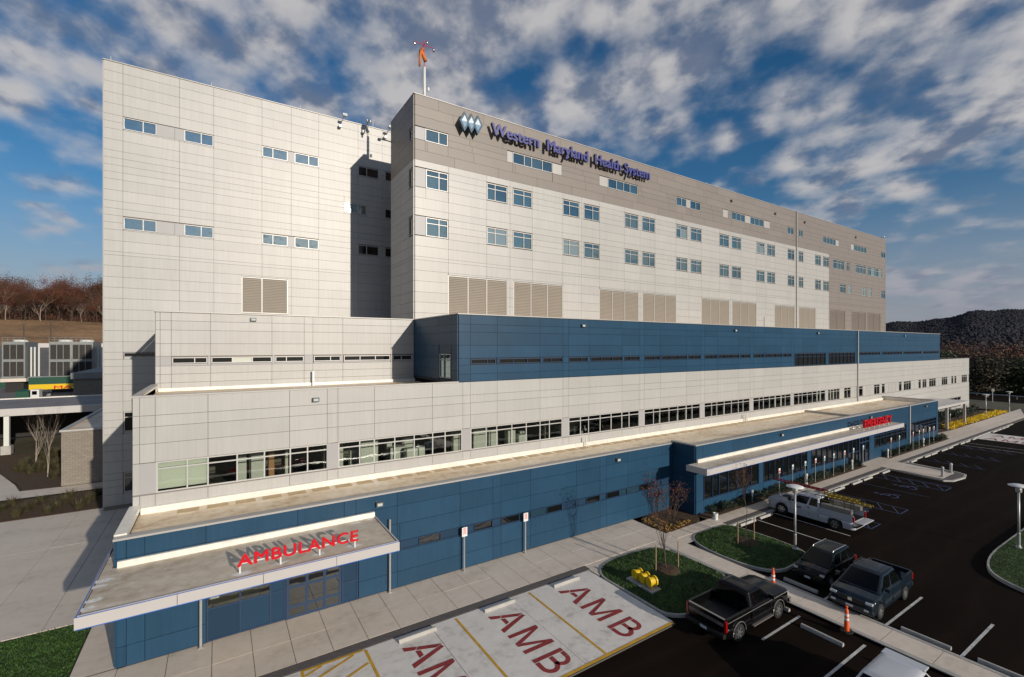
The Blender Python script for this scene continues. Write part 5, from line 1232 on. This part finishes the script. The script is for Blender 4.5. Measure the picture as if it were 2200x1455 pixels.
for s in (-1, 1):
    for ax in (1.58, -1.58):
        mb = MB(); p = [(ax + .475 * math.cos(q), s * .985, .38 + .475 * math.sin(q)) for q in [math.pi * i / 12 for i in range(13)]]; mb.tube(p, .018, 'tool_box', 5); mb.build('arch_trim', v)
    mb = MB(); mb.box(-2.42, 2.5, min(s * .972, s * .986), max(s * .972, s * .986), 1.03, 1.055, 'tool_box'); mb.build('side_trim', v)
    mb = MB(); mb.box(-.55, 1.05, min(s * .86, s * 1.03), max(s * .86, s * 1.03), .33, .37, 'trim_grey'); mb.build('running_board', v)
    sbox('mirror', v, .72, .86, min(s * .95, s * 1.16), max(s * .95, s * 1.16), 1.2, 1.38, 'paint_black')
    for ax in (1.58, -1.58): wheel(v, ax, s * .86, .38, .26, s)
for i in range(8): mb = MB(); x = -2.3 + i * .22; mb.box(x, x + .035, .905, .925, 1.178, 1.19, 'chrome'); mb.build('snap', v)
door_gaps(v, (-.5, .95), .5, 1.1, .972); place(v, 20.32, 12.22, 0)
# --- navy crew-cab pickup
v = thing('pickup_truck', 'dark navy crew-cab pickup with sloped bed sides facing the walk', 'pickup truck'); W = 1.97
side_shell(v, [(2.42, .62), (2.38, .86), (2.15, 1.02), (1.15, 1.14), (-1.1, 1.16), (-1.12, .78), (-2.58, .78), (-2.62, .7)], W, 'paint_navy', (1.62, -1.50), .37)
greenhouse(v, 1.14, 1.75, -1.12, 1.55, -.86, .55, .90, .68, 'paint_navy', [(.06, .45), (.50, .90)])
bed(v, -2.56, -1.12, W, .78, 1.22, 'paint_navy', 'black')
for s in (-1, 1):
    mb = MB(); y0, y1 = sorted((s * .92, s * .80)); mb.raw([(-1.12, y0, 1.2), (-1.12, y1, 1.2), (-1.0, y1, 1.62), (-1.0, y0, 1.62), (-2.0, y0, 1.2), (-2.0, y1, 1.2)], [(0, 1, 2, 3), (0, 3, 4), (1, 5, 2), (3, 2, 5, 4), (0, 4, 5, 1)], 'paint_navy'); mb.build('sail_panel', v)
    both_y = sorted((s * .56, s * .93)); sbox('headlight', v, 2.18, 2.41, *sorted((s * .60, s * .91)), .79, .90, 'lamp_glass', .03); sbox('fog_light', v, 2.48, 2.535, *sorted((s * .6, s * .8)), .5, .6, 'lamp_glass'); sbox('tail_light', v, -2.63, -2.5, *sorted((s * .86, s * .97)), .8, 1.12, 'tail_red')
    sbox('mirror', v, 1.0, 1.15, *sorted((s * .97, s * 1.17)), 1.2, 1.36, 'paint_navy'); sbox('door_handle', v, .0, .18, *sorted((s * .975, s * 1.0)), 1.0, 1.03, 'paint_navy', .005); sbox('roof_rail', v, -.7, .4, *sorted((s * .62, s * .66)), 1.81, 1.85, 'black', .01)
    for ax in (1.62, -1.50): wheel(v, ax, s * .86, .37, .25, s)
sbox('tailgate', v, -2.66, -2.56, -.84, .84, .7, 1.22, 'paint_navy'); sbox('grille', v, 2.38, 2.46, -.54, .54, .68, .90, 'black'); sbox('emblem', v, 2.455, 2.475, -.09, .09, .74, .88, 'chrome', .01); sbox('front_bumper', v, 2.28, 2.52, -.94, .94, .40, .64, 'paint_navy', .04); sbox('rear_bumper', v, -2.75, -2.6, -.93, .93, .42, .62, 'black'); sbox('license_plate', v, 2.515, 2.535, -.16, .16, .47, .58, 'plate', .004)
door_gaps(v, (-1.0, .1, 1.15), .5, 1.1, .982); place(v, 27.33, 9.58, math.pi, sc=.955)
# --- dark sport utility car
v = thing('suv', 'very dark green-black sport utility car with roof rails parked nose to the walk', 'suv'); W = 1.82
side_shell(v, [(2.15, .58), (2.12, .80), (1.9, .94), (1.05, 1.06), (-2.05, 1.08), (-2.15, .95), (-2.17, .55)], W, 'paint_green', (1.32, -1.30), .35)
greenhouse(v, 1.05, 1.66, -2.08, 1.35, -1.72, .42, .84, .63, 'paint_green', [(.05, .24), (.28, .55), (.59, .88)])
for s in (-1, 1):
    sbox('headlight', v, 1.80, 2.13, *sorted((s * .60, s * .85)), .72, .84, 'lamp_glass', .03); sbox('tail_light', v, -2.19, -2.05, *sorted((s * .72, s * .88)), .8, 1.05, 'tail_red'); sbox('mirror', v, .9, 1.02, *sorted((s * .88, s * 1.06)), 1.1, 1.24, 'paint_green'); mb = MB(); mb.tube([(-1.5, s * .56, 1.69), (-1.45, s * .56, 1.75), (.2, s * .56, 1.76), (.3, s * .56, 1.69)], .02, 'alu', 6); mb.build('roof_rail', v)
    for ax in (1.32, -1.30): wheel(v, ax, s * .79, .35, .22, s)
sbox('grille', v, 2.10, 2.17, -.45, .45, .62, .78, 'black'); sbox('front_bumper', v, 2.02, 2.24, -.88, .88, .34, .56, 'paint_green', .04); sbox('rear_bumper', v, -2.26, -2.1, -.88, .88, .36, .6, 'paint_green', .04); sbox('license_plate', v, 2.235, 2.25, -.16, .16, .42, .54, 'plate', .004)
door_gaps(v, (-.75, .1, .95), .5, 1.03, .907); place(v, 28.2, 12.0, math.pi, sc=.88)
# --- white work truck with racks
v = thing('work_truck', 'white extended-cab work truck with ladder rack, tool boxes and open tailgate', 'pickup truck'); W = 2.03
side_shell(v, [(2.90, .74), (2.88, 1.06), (2.6, 1.14), (1.35, 1.22), (-.75, 1.22), (-.77, .86), (-2.9, .86), (-2.92, .74)], W, 'paint_white', (1.88, -1.78), .41)
greenhouse(v, 1.21, 1.88, -.75, 1.55, -.62, .82, .93, .74, 'paint_white', [(.06, .32), (.38, .86)])
bed(v, -2.9, -.77, W, .86, 1.30, 'paint_white', 'tool_box')
for s in (-1, 1):
    sbox('tool_box', v, -2.75, -.85, *sorted((s * .56, s * .94)), 1.32, 1.62, 'tool_box'); sbox('tail_light', v, -2.95, -2.86, *sorted((s * .88, s * .99)), .85, 1.25, 'tail_red'); sbox('headlight', v, 2.8, 2.92, *sorted((s * .58, s * .95)), .82, 1.04, 'lamp_glass'); sbox('mirror', v, 1.15, 1.3, *sorted((s * .98, s * 1.22)), 1.28, 1.55, 'black'); sbox('door_handle', v, -.1, .1, *sorted((s * .99, s * 1.03)), 1.08, 1.12, 'black', .005); sbox('company_decal', v, .45, .95, *sorted((s * 1.012, s * 1.018)), .86, 1.0, 'trim_grey', .0)
    mb = MB()
    for x in (-2.7, -.85, .9): mb.tube([(x, s * .88, 1.3 if x < 0 else 1.9), (x, s * .82, 2.12)], .022, 'black', 6)
    mb.tube([(-2.9, s * .82, 2.12), (1.6, s * .82, 2.12)], .025, 'black', 6); mb.build('rack_rail', v)
    for ax in (1.88, -1.78): wheel(v, ax, s * .9, .41, .27, s)
mb = MB()
for x in (-2.7, -.85, .9): mb.tube([(x, -.82, 2.12), (x, .82, 2.12)], .022, 'black', 6)
mb.build('rack_bar', v)
sbox('tailgate', v, -3.45, -2.92, -.84, .84, .80, .86, 'paint_white'); sbox('front_bumper', v, 2.84, 3.04, -.98, .98, .48, .70, 'chrome'); sbox('rear_bumper', v, -3.1, -2.9, -.96, .96, .5, .66, 'chrome'); sbox('grille', v, 2.86, 2.94, -.56, .56, .78, 1.02, 'chrome'); mb = MB()
for y_ in (-.86, .86):
    for x_ in (-2.85, -2.3, -1.6): mb.tube([(x_, y_, 1.3), (x_, y_ * .95, 2.1)], .02, 'black', 6)
    for z_ in (1.6, 1.85): mb.tube([(-2.85, y_ * .97, z_), (-.85, y_ * .97, z_)], .018, 'ladder_yellow', 6)
mb.build('side_rack', v)
sbox('hood_scoop', v, 1.7, 2.2, -.3, .3, 1.19, 1.23, 'black')
door_gaps(v, (-.7, -.1, 1.2), .55, 1.18, 1.012); place(v, 36.65, 16.3, math.pi / 2, sc=.97)
def ladder(name, label, x, y0, y1, z, w, mat):
    t = thing(name, label, 'ladder', (x, (y0 + y1) / 2, z))
    for s in (-1, 1): mb = MB(); mb.box(x + s * w / 2 - .02, x + s * w / 2 + .02, y0, y1, z, z + .08, mat); mb.build('rail', t)
    n = int((y1 - y0) / .3)
    for i in range(n): mb = MB(); y = y0 + .15 + i * .3; mb.box(x - w / 2, x + w / 2, y - .015, y + .015, z + .02, z + .05, mat); mb.build('rung', t)
ladder('extension_ladder', 'red extension ladder lying on the rack of the white truck', 36.9, 15.6, 19.3, 2.04, .42, 'ladder_red')
ladder('extension_ladder', 'yellow ladder lying low along the bed of the white truck', 37.05, 12.9, 17.0, 1.66, .40, 'ladder_yellow')
ladder('step_ladder', 'short yellow step ladder on the bed rack of the white truck', 36.3, 13.4, 15.6, 2.04, .36, 'ladder_yellow')
# --- white hatchback at the lower right
v = thing('hatchback', 'silver-white hatchback with roof spoiler, its tail against the walk', 'car'); W = 1.76
side_shell(v, [(2.05, .55), (2.0, .74), (1.7, .86), (1.0, .98), (-1.95, 1.0), (-2.08, .86), (-2.1, .5)], W, 'paint_white', (1.28, -1.28), .32)
greenhouse(v, .98, 1.50, -2.0, 1.25, -1.45, .25, .80, .60, 'paint_white', [(.06, .26), (.30, .56), (.60, .88)])
sbox('spoiler', v, -1.78, -1.35, -.62, .62, 1.46, 1.52, 'paint_white', .02); sbox('rear_bumper', v, -2.2, -2.0, -.84, .84, .34, .62, 'paint_white', .05); sbox('front_bumper', v, 1.95, 2.15, -.84, .84, .32, .56, 'paint_white', .05); sbox('license_plate', v, -2.21, -2.19, -.16, .16, .64, .75, 'plate', .004)
for s in (-1, 1):
    sbox('tail_light', v, -2.12, -1.95, *sorted((s * .62, s * .86)), .78, .96, 'tail_red', .03); sbox('headlight', v, 1.85, 2.05, *sorted((s * .5, s * .82)), .62, .76, 'lamp_glass', .03); sbox('mirror', v, .85, .98, *sorted((s * .84, s * 1.02)), 1.0, 1.12, 'paint_white')
    for ax in (1.28, -1.28): wheel(v, ax, s * .77, .32, .2, s)
place(v, 18.95, 6.2, math.pi)
# ============================================================ LEFT YARD AND BACKGROUND
t = thing('block_building', 'low tan concrete-block building end with sloping pale roof edge, beside the white wing', 'building', (-9, 65, 0))
mb = MB(); mb.box(-11.75, -6.5, 56.1, 92, 0, 4.85, 'block'); mb.build('wall', t); mb = MB(); mb.box(-11.85, -6.5, 55.98, 56.35, 4.85, 5.02, 'coping'); mb.box(-11.85, -11.5, 56.35, 92, 4.85, 5.018, 'coping'); mb.box(-11.5, -6.5, 56.35, 92, 4.85, 4.9, 'roof_membrane'); mb.build('roof', t)
t = thing('covered_walkway', 'long flat grey-roofed drive canopy with white fascia on square posts', 'canopy', (-30, 83, 0))
mb = MB(); mb.box(-70, -11.6, 76.9, 90.6, 4.9, 5.16, 'drive_roof'); mb.build('roof', t); mb = MB(); mb.box(-70, -11.6, 76.6, 76.9, 4.35, 5.2, 'fascia'); mb.box(-70, -11.6, 90.6, 90.9, 4.6, 5.3, 'flashing'); mb.build('fascia', t)
for x in (-20.7, -12.9, -30, -40): mb = MB(); mb.box(x - .22, x + .22, 76.6, 77.04, 0, 4.4, 'steel_white'); mb.box(x - .42, x + .42, 76.4, 77.25, -.1, .9, 'kerb'); mb.build('post', t)
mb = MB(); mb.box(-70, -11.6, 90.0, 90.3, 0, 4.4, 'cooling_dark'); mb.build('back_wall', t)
yard = MB(); yard.box(-120, -7, 96, 230, -.2, 2.0, 'yard_asphalt'); yard.build('service_yard', kind=KS)
t = thing('utility_shed', 'small tan block shed with pale metal roof behind the drive canopy', 'shed', (-16, 105, 2))
mb = MB(); mb.box(-20.4, -8, 104.6, 114, 2, 7.7, 'block'); mb.build('wall', t); mb = MB(); mb.raw([(-20.7, 104.3, 7.0), (-8, 104.3, 7.0), (-8, 104.3, 8.2), (-20.7, 104.3, 8.0), (-20.7, 114.5, 7.6), (-8, 114.5, 7.6), (-8, 114.5, 9.3), (-14, 110, 9.6)], [(0, 1, 2, 3), (3, 2, 7), (2, 6, 7), (0, 3, 4), (3, 7, 6, 4)], 'cooling'); mb.build('roof', t)
def atpx(u, y): # x on the plane y seen in photo column u
    r = (u - 1100) / 986.0; return y * (math.sin(YAW) + r * math.cos(YAW)) / (math.cos(YAW) - r * math.sin(YAW))
def cooling_tower(u0, u1, y, d, cells, label):
    z0, z1 = 5.2, 13.5; xa, xb = atpx(u0, y), atpx(u1, y); x = (xa + xb) / 2; w = xb - xa
    t = thing('cooling_tower', label, 'cooling tower', (x, y, 2.0))
    mb = MB(); mb.box(x - w / 2, x + w / 2, y, y + d, z0, z1, 'cooling'); mb.build('casing', t)
    mb = MB(); mb.box(x - w / 2 - .2, x + w / 2 + .2, y - .3, y + d + .2, 4.4, z0 - .05, 'concrete'); mb.box(x - w / 2 + .4, x + w / 2 - .4, y + .6, y + d, 2.0, 4.4, 'cooling_dark'); mb.build('plinth', t)
    cw = w / cells
    for i in range(cells):
        for j in range(2):
            a = x - w / 2 + i * cw + .25; zz = z0 + .45 + j * 3.9
            mb = MB(); mb.box(a, a + cw - .5, y - .06, y - .02, zz, zz + 3.3, 'cooling_dark')
            for k in range(12): mb.box(a, a + cw - .5, y - .22, y - .06, zz + .1 + k * .265, zz + .16 + k * .265, 'cooling_blade')
            for q in (1 / 3, 2 / 3): mb.box(a + (cw - .5) * q - .05, a + (cw - .5) * q + .05, y - .26, y - .06, zz, zz + 3.3, 'cooling')
            mb.build('louvre_bay', t)
        mb = MB(); mb.lathe([(cw * .36, 0), (cw * .33, .3), (cw * .35, .5), (cw * .32, .5), (cw * .3, .2)], 'steel_white', (x - w / 2 + (i + .5) * cw, y + d / 2, z1), 20); mb.build('fan_stack', t)
    mb = MB()
    for k in range(int(w / .9) + 1):
        xx = x - w / 2 + k * .9; mb.tube([(xx, y + .1, z1), (xx, y + .1, z1 + 1.0)], .03, 'galv', 4)
    for zz in (.5, 1.0): mb.tube([(x - w / 2, y + .1, z1 + zz), (x + w / 2, y + .1, z1 + zz)], .03, 'galv', 4)
    mb.build('guard_rail', t)
    mb = MB()
    for xx in (.5, 1.1, 1.8): mb.tube([(x + w / 2 + xx, y + 2, 2), (x + w / 2 + xx, y + 2, 12.3)], .17, 'steel_white', 8)
    mb.build('riser_pipe', t)
cooling_tower(4, 54, 149, 9, 1, 'grey louvred cooling tower standing alone beside the green toilets')
cooling_tower(105, 200, 143, 9, 2, 'grey two-cell louvred cooling tower above the green and yellow trailer')
t = thing('semi_trailer', 'green and yellow moving trailer with red lettering parked in the yard', 'trailer', (-24, 130, 2))
tx = atpx(62, 130); te = tx + 15.5
mb = MB(); mb.box(tx, te, 130, 132.5, 4.75, 6.2, 'green'); mb.build('upper_body', t); mb = MB(); mb.box(tx, te, 129.98, 132.5, 3.7, 4.75, 'yellow'); mb.build('lower_body', t); mb = MB(); mb.box(tx - .1, te, 129.9, 132.6, 6.2, 6.3, 'alu'); mb.build('roof', t); mb = MB(); mb.box(tx - .06, tx, 129.96, 132.5, 3.3, 6.2, 'green'); mb.build('door', t)
letters('MAYFLOWER', atpx(116, 129.9), te - .2, 3.78, 4.4, 129.9, .04, 'red_letter', 'red_letter', t, fat=.03)
def low_wheels(t, xs, y, r, w):
    for x in xs:
        wheel(t, x, y, r, w, -1)
    for o in t.children:
        if o.name.startswith('wheel'): o.location.z += 2.0
low_wheels(t, (tx + 1.6, tx + 2.8), 130.4, .5, .4)
for x in (atpx(5, 167), atpx(21, 167)):
    y = 167
    t = thing('portable_toilet', 'green portable toilet with pale roof standing in the yard', 'portable toilet', (x, y, 2), 'portable toilets in the yard')
    mb = MB(); mb.box(x - .75, x + .75, y, y + 1.3, 2.0, 4.35, 'green'); mb.build('cabin', t, bevel=.04); mb = MB(); mb.raw([(x - .8, y - .05, 4.35), (x + .8, y - .05, 4.35), (x + .8, y + 1.35, 4.35), (x - .8, y + 1.35, 4.35), (x, y + .1, 4.7), (x, y + 1.2, 4.7)], [(0, 1, 4), (1, 2, 5, 4), (2, 3, 5), (3, 0, 4, 5)], 'cooling'); mb.build('roof', t); mb = MB(); mb.box(x - .5, x + .5, y - .03, y, 2.15, 4.1, 'green'); mb.box(x - .25, x + .25, y - .04, y - .03, 3.5, 3.8, 'white_plastic'); mb.build('door', t)
gx = atpx(51, 154)
mb = MB(); mb.tube([(gx, 154, 2.0), (gx, 154, 3.7)], .2, 'yellow', 10); mb.lathe([(.2, 1.7), (.12, 1.82), (0, 1.85)], 'yellow', (gx, 154, 2.0), 10); tag(mb.build('guard_post'), 'yellow guard post in front of the green trailer', 'bollard')
t = thing('flatbed_truck', 'small white truck with a green canvas load parked before the trailer', 'truck', (-30, 120, 2))
a = atpx(32, 122); b = atpx(63, 122); c = atpx(84, 122)
mb = MB(); mb.box(b + .1, c, 122, 124, 2.6, 4.25, 'steel_white'); mb.build('cab', t, bevel=.12); mb = MB(); mb.box(b + .35, c - .3, 121.97, 122.02, 3.3, 4.0, 'car_glass'); mb.build('window', t); m = (a + b) / 2
mb = MB(); mb.raw([(a, 122, 2.7), (b, 122, 2.7), (b, 124, 2.7), (a, 124, 2.7), (a + .1, 122, 4.0), (b - .1, 122, 4.0), (b - .1, 124, 4.0), (a + .1, 124, 4.0), (m, 123, 4.4)], [(0, 1, 5, 4), (1, 2, 6, 5), (2, 3, 7, 6), (3, 0, 4, 7), (4, 5, 8), (5, 6, 8), (6, 7, 8), (7, 4, 8)], 'green'); mb.build('load', t)
low_wheels(t, (a + .6, c - .7), 122.2, .42, .3)
# rising ground behind the yard
def hz(x, y):
    d = y + .1 * x
    if d < 172: return 2.0
    if d < 232: return 2.0 + (d - 172) / 60 * 10.2
    if d < 245: return 12.2 + (d - 232) * .03
    if d < 335: return 12.6 + (d - 245) / 90 * 13.6 + math.sin(x * .05) * .8
    return 26.2 + (d - 335) * .10 + math.sin(x * .03 + y * .02) * 2
mb = MB(); xs_ = [-300 + 12 * i for i in range(32)]; ys_ = [165 + 6 * i for i in range(12)] + [240 + 10 * i for i in range(30)]
vs = [(x, y, hz(x, y) + .02 + rnd.uniform(-.25, .25) * (y > 255)) for y in ys_ for x in xs_]; n = len(xs_)
fa = []; fd = []
for j in range(len(ys_) - 1):
    for i in range(n - 1): (fa if ys_[j] < 235 else fd).append((j * n + i, j * n + i + 1, (j + 1) * n + i + 1, (j + 1) * n + i))
mb.raw(vs, fa, 'yard_asphalt'); mb.raw(vs, fd, 'dry_grass'); mb.build('hillside', kind=KS, merge=True)
mb = MB(); mb.box(-62, 20, 238, 238.5, 11.5, 13.6, 'fascia'); tag(mb.build('retaining_wall'), 'long low pale retaining wall at the foot of the brown slope', 'wall')
for u, zt_ in ((51, 20.9), (109, 21.9)):
    y = 247; x = atpx(u, y)
    t = thing('utility_pole', 'dark twin-arm light pole in front of the brown grass slope', 'light pole', (x, y, 12.4), 'light poles before the slope'); h = zt_
    mb = MB(); mb.tube([(x, y, 12), (x, y, h)], .2, 'bark', 6); mb.build('pole', t); mb = MB(); mb.box(x - 1.0, x + 1.0, y - .15, y + .15, h - .1, h + .2, 'bark'); mb.build('cross_arm', t)
rg = random.Random(77); PROTO = []
for i in range(7):
    pale = i in (0, 3); lm = ['leaf_rust', 'leaf_brown', 'leaf_brown', 'leaf_rust', 'leaf_crimson', 'leaf_rust', 'leaf_brown'][i]
    o = tree('forest_tree', 'x', (0, 0, 0), 17, 200 + i, 'bark_pale' if pale else 'bark', lm, [2200, 5200, 500, 4200, 4500, 3200, 150][i], .17, 5, .20, 1, 0, None, .42, .46, .7, (2, 4), (1, 1, 1)); PROTO.append(o)
LBL = ['rust-leaved tree with pale forked trunk on the hillside edge', 'brown full-crowned tree on the hillside edge', 'nearly bare dark tree on the hillside edge', 'rusty tree with pale trunk and open crown on the hillside edge', 'small crimson understorey tree on the hillside edge', 'rust-brown thin tree on the hillside edge', 'bare grey tree reaching above the hillside wood']
k = 0; usedp = set()
for i in range(74):
    row = i // 18; y = 338 + row * 13 + rg.uniform(-4, 4); x = -100 + (i % 18) * 3.5 * (y / 338) + rg.uniform(-2, 2)
    q = rg.choice([0, 1, 1, 2, 2, 3, 5, 5, 6, 6]) if row else rg.choice([0, 1, 2, 3, 4, 4, 5, 1])
    sc = rg.uniform(.75, 1.25) * (.45 if q == 4 else 1) * (1.35 if row else .95)
    p = PROTO[q]
    if q in usedp: c = copytree(p, (x, y, hz(x, y) - .2), rg.uniform(0, 6.28), None, (sc, sc, sc))
    else: c = p; usedp.add(q); c.location = (x, y, hz(x, y) - .2); c.scale = (sc, sc, sc); c.rotation_euler = (0, 0, rg.uniform(0, 6.28))
    c['label'] = LBL[q]; c['group'] = 'hillside trees, ' + LBL[q].split(' on ')[0]
for i, p in enumerate(PROTO):
    if i not in usedp:
        for ch in list(p.children): bpy.data.objects.remove(ch)
        bpy.data.objects.remove(p)
# brush under the wood
mb = MB(); pts = [Vector((x, y, hz(x, y) + rg.uniform(.2, 4.5) ** 1.0)) for x, y in [(rg.uniform(-110, -30), rg.uniform(340, 400)) for _ in range(2500)]]
pts += [Vector((x, y, hz(x, y) + rg.uniform(1, 15))) for x, y in [(rg.uniform(-125, -35), rg.uniform(388, 430)) for _ in range(5000)]]
leaves(mb, pts, 34000, .28, 'leaf_brown', rg, .9); leaves(mb, pts, 17000, .26, 'leaf_rust', rg, .9); mb.build('undergrowth', kind='stuff')
# right: wooded ridge, road, trees
def ridge_pt(a, f):   # a: bearing along the ridge, f 0 foot .. 1 crest
    u = 1780 + 620 * a; r = (u - 1100) / 986.0; dx, dy = math.sin(YAW) + r * math.cos(YAW), math.cos(YAW) - r * math.sin(YAW)
    t = 420 + 330 * f + 25 * math.sin(a * 9)
    crest = 12.5 + (744 - (712 - 72 * a + 3.0 * math.sin(a * 21) + 1.6 * math.sin(a * 47))) / 986 * 750
    return dx * t, dy * t, -2 + (crest - 3) * f ** .85
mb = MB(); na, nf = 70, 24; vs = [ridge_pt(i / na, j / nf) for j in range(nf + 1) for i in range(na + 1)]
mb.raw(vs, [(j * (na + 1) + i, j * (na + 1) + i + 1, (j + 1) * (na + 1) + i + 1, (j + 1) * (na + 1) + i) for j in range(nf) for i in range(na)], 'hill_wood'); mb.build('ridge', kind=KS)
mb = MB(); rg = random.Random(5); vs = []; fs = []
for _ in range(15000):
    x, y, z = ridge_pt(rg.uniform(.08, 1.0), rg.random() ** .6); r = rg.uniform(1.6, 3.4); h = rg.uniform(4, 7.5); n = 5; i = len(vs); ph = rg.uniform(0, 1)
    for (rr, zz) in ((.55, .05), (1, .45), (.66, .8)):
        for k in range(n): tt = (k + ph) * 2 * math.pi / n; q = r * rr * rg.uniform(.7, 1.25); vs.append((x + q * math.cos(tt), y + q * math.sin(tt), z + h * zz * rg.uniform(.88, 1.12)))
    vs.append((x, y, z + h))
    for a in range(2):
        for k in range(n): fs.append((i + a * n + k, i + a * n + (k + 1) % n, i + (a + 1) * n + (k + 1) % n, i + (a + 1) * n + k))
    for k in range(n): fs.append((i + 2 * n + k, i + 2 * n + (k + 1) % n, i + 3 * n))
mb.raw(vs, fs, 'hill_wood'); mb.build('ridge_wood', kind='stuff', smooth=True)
rg = random.Random(15)
RT = [(168, 36, 9.5, 'leaf_olive', 'olive-brown bushy tree beyond the road past the white building end'), (176, 30, 10, 'leaf_green', 'dark green bushy tree beyond the road past the white building end'), (186, 28, 10.5, 'leaf_rust', 'rust-red bushy tree beyond the road past the white building end'), (172, 44, 8.5, 'leaf_olive', 'olive-brown bushy tree beyond the road past the white building end'), (198, 40, 12, 'leaf_brown', 'brown bushy tree beyond the road past the white building end'), (206, 33, 12, 'leaf_rust', 'rust-red bushy tree beyond the road past the white building end'), (190, 47, 11, 'leaf_green', 'dark green bushy tree beyond the road past the white building end'), (215, 50, 12, 'leaf_brown', 'brown bushy tree beyond the road past the white building end'), (225, 38, 13, 'leaf_olive', 'olive-brown bushy tree beyond the road past the white building end'), (240, 60, 13, 'leaf_brown', 'brown bushy tree beyond the road past the white building end'), (178, 24, 8, 'leaf_brown', 'brown bushy tree beyond the road past the white building end'), (232, 70, 13, 'leaf_rust', 'rust-red bushy tree beyond the road past the white building end'), (260, 66, 14, 'leaf_brown', 'brown bushy tree beyond the road past the white building end'), (250, 46, 14, 'leaf_rust', 'rust-red bushy tree beyond the road past the white building end')]
for i, (x, y, h, m, l) in enumerate(RT): tree('roadside_tree', l, (x, y, -.2), h, 300 + i, 'bark', m, 4200, .34, 4, .13, 4, .6, 'roadside trees, ' + l.split(' tree')[0], .26, .55, 1.1, (3, 4), (1, 1, 1), True)
t = thing('guard_rail', 'low metal guard rail along the road past the white building end', 'guard rail', (150, 20, 0))
mb = MB(); mb.tube([(152, -20, .65), (158, 20, .65), (164, 60, .65), (168, 90, .65)], .14, 'galv', 6); mb.build('rail', t)
for i in range(22): mb = MB(); y = -18 + i * 5; x = 152.3 + (y + 20) * .15; mb.box(x - .08, x + .08, y - .08, y + .08, -.2, .7, 'galv'); mb.build('post', t)
sheet('verge', [(129.5, 20.6), (148, 24), (160, 90), (125, 90), (125, 27.3), (129, 27)], -.06, 'field')
t = thing('street_light', 'white curved arm street light behind the far white corner', 'street light', (134, 42, 0)); mb = MB(); mb.tube([(134, 42, 0), (134, 42, 8.6), (135, 41, 9.3), (139.5, 38.0, 9.9)], [.13, .1, .08, .06], 'steel_white', 6); mb.build('pole', t); mb = MB(); mb.box(139.2, 140.4, 37.2, 37.9, 9.8, 10.0, 'steel_white'); mb.build('lamp_head', t)
t = thing('round_sign', 'back of a round sign on a post beside the far road', 'sign', (146.8, 28.6, 0)); mb = MB(); mb.tube([(146.8, 28.6, 0), (146.8, 28.6, 2.6)], .05, 'galv', 6); mb.build('post', t); mb = MB(); mb.tube([(146.75, 28.55, 2.6), (146.72, 28.5, 2.6)], .38, 'trim_grey', 16); mb.build('plate', t)
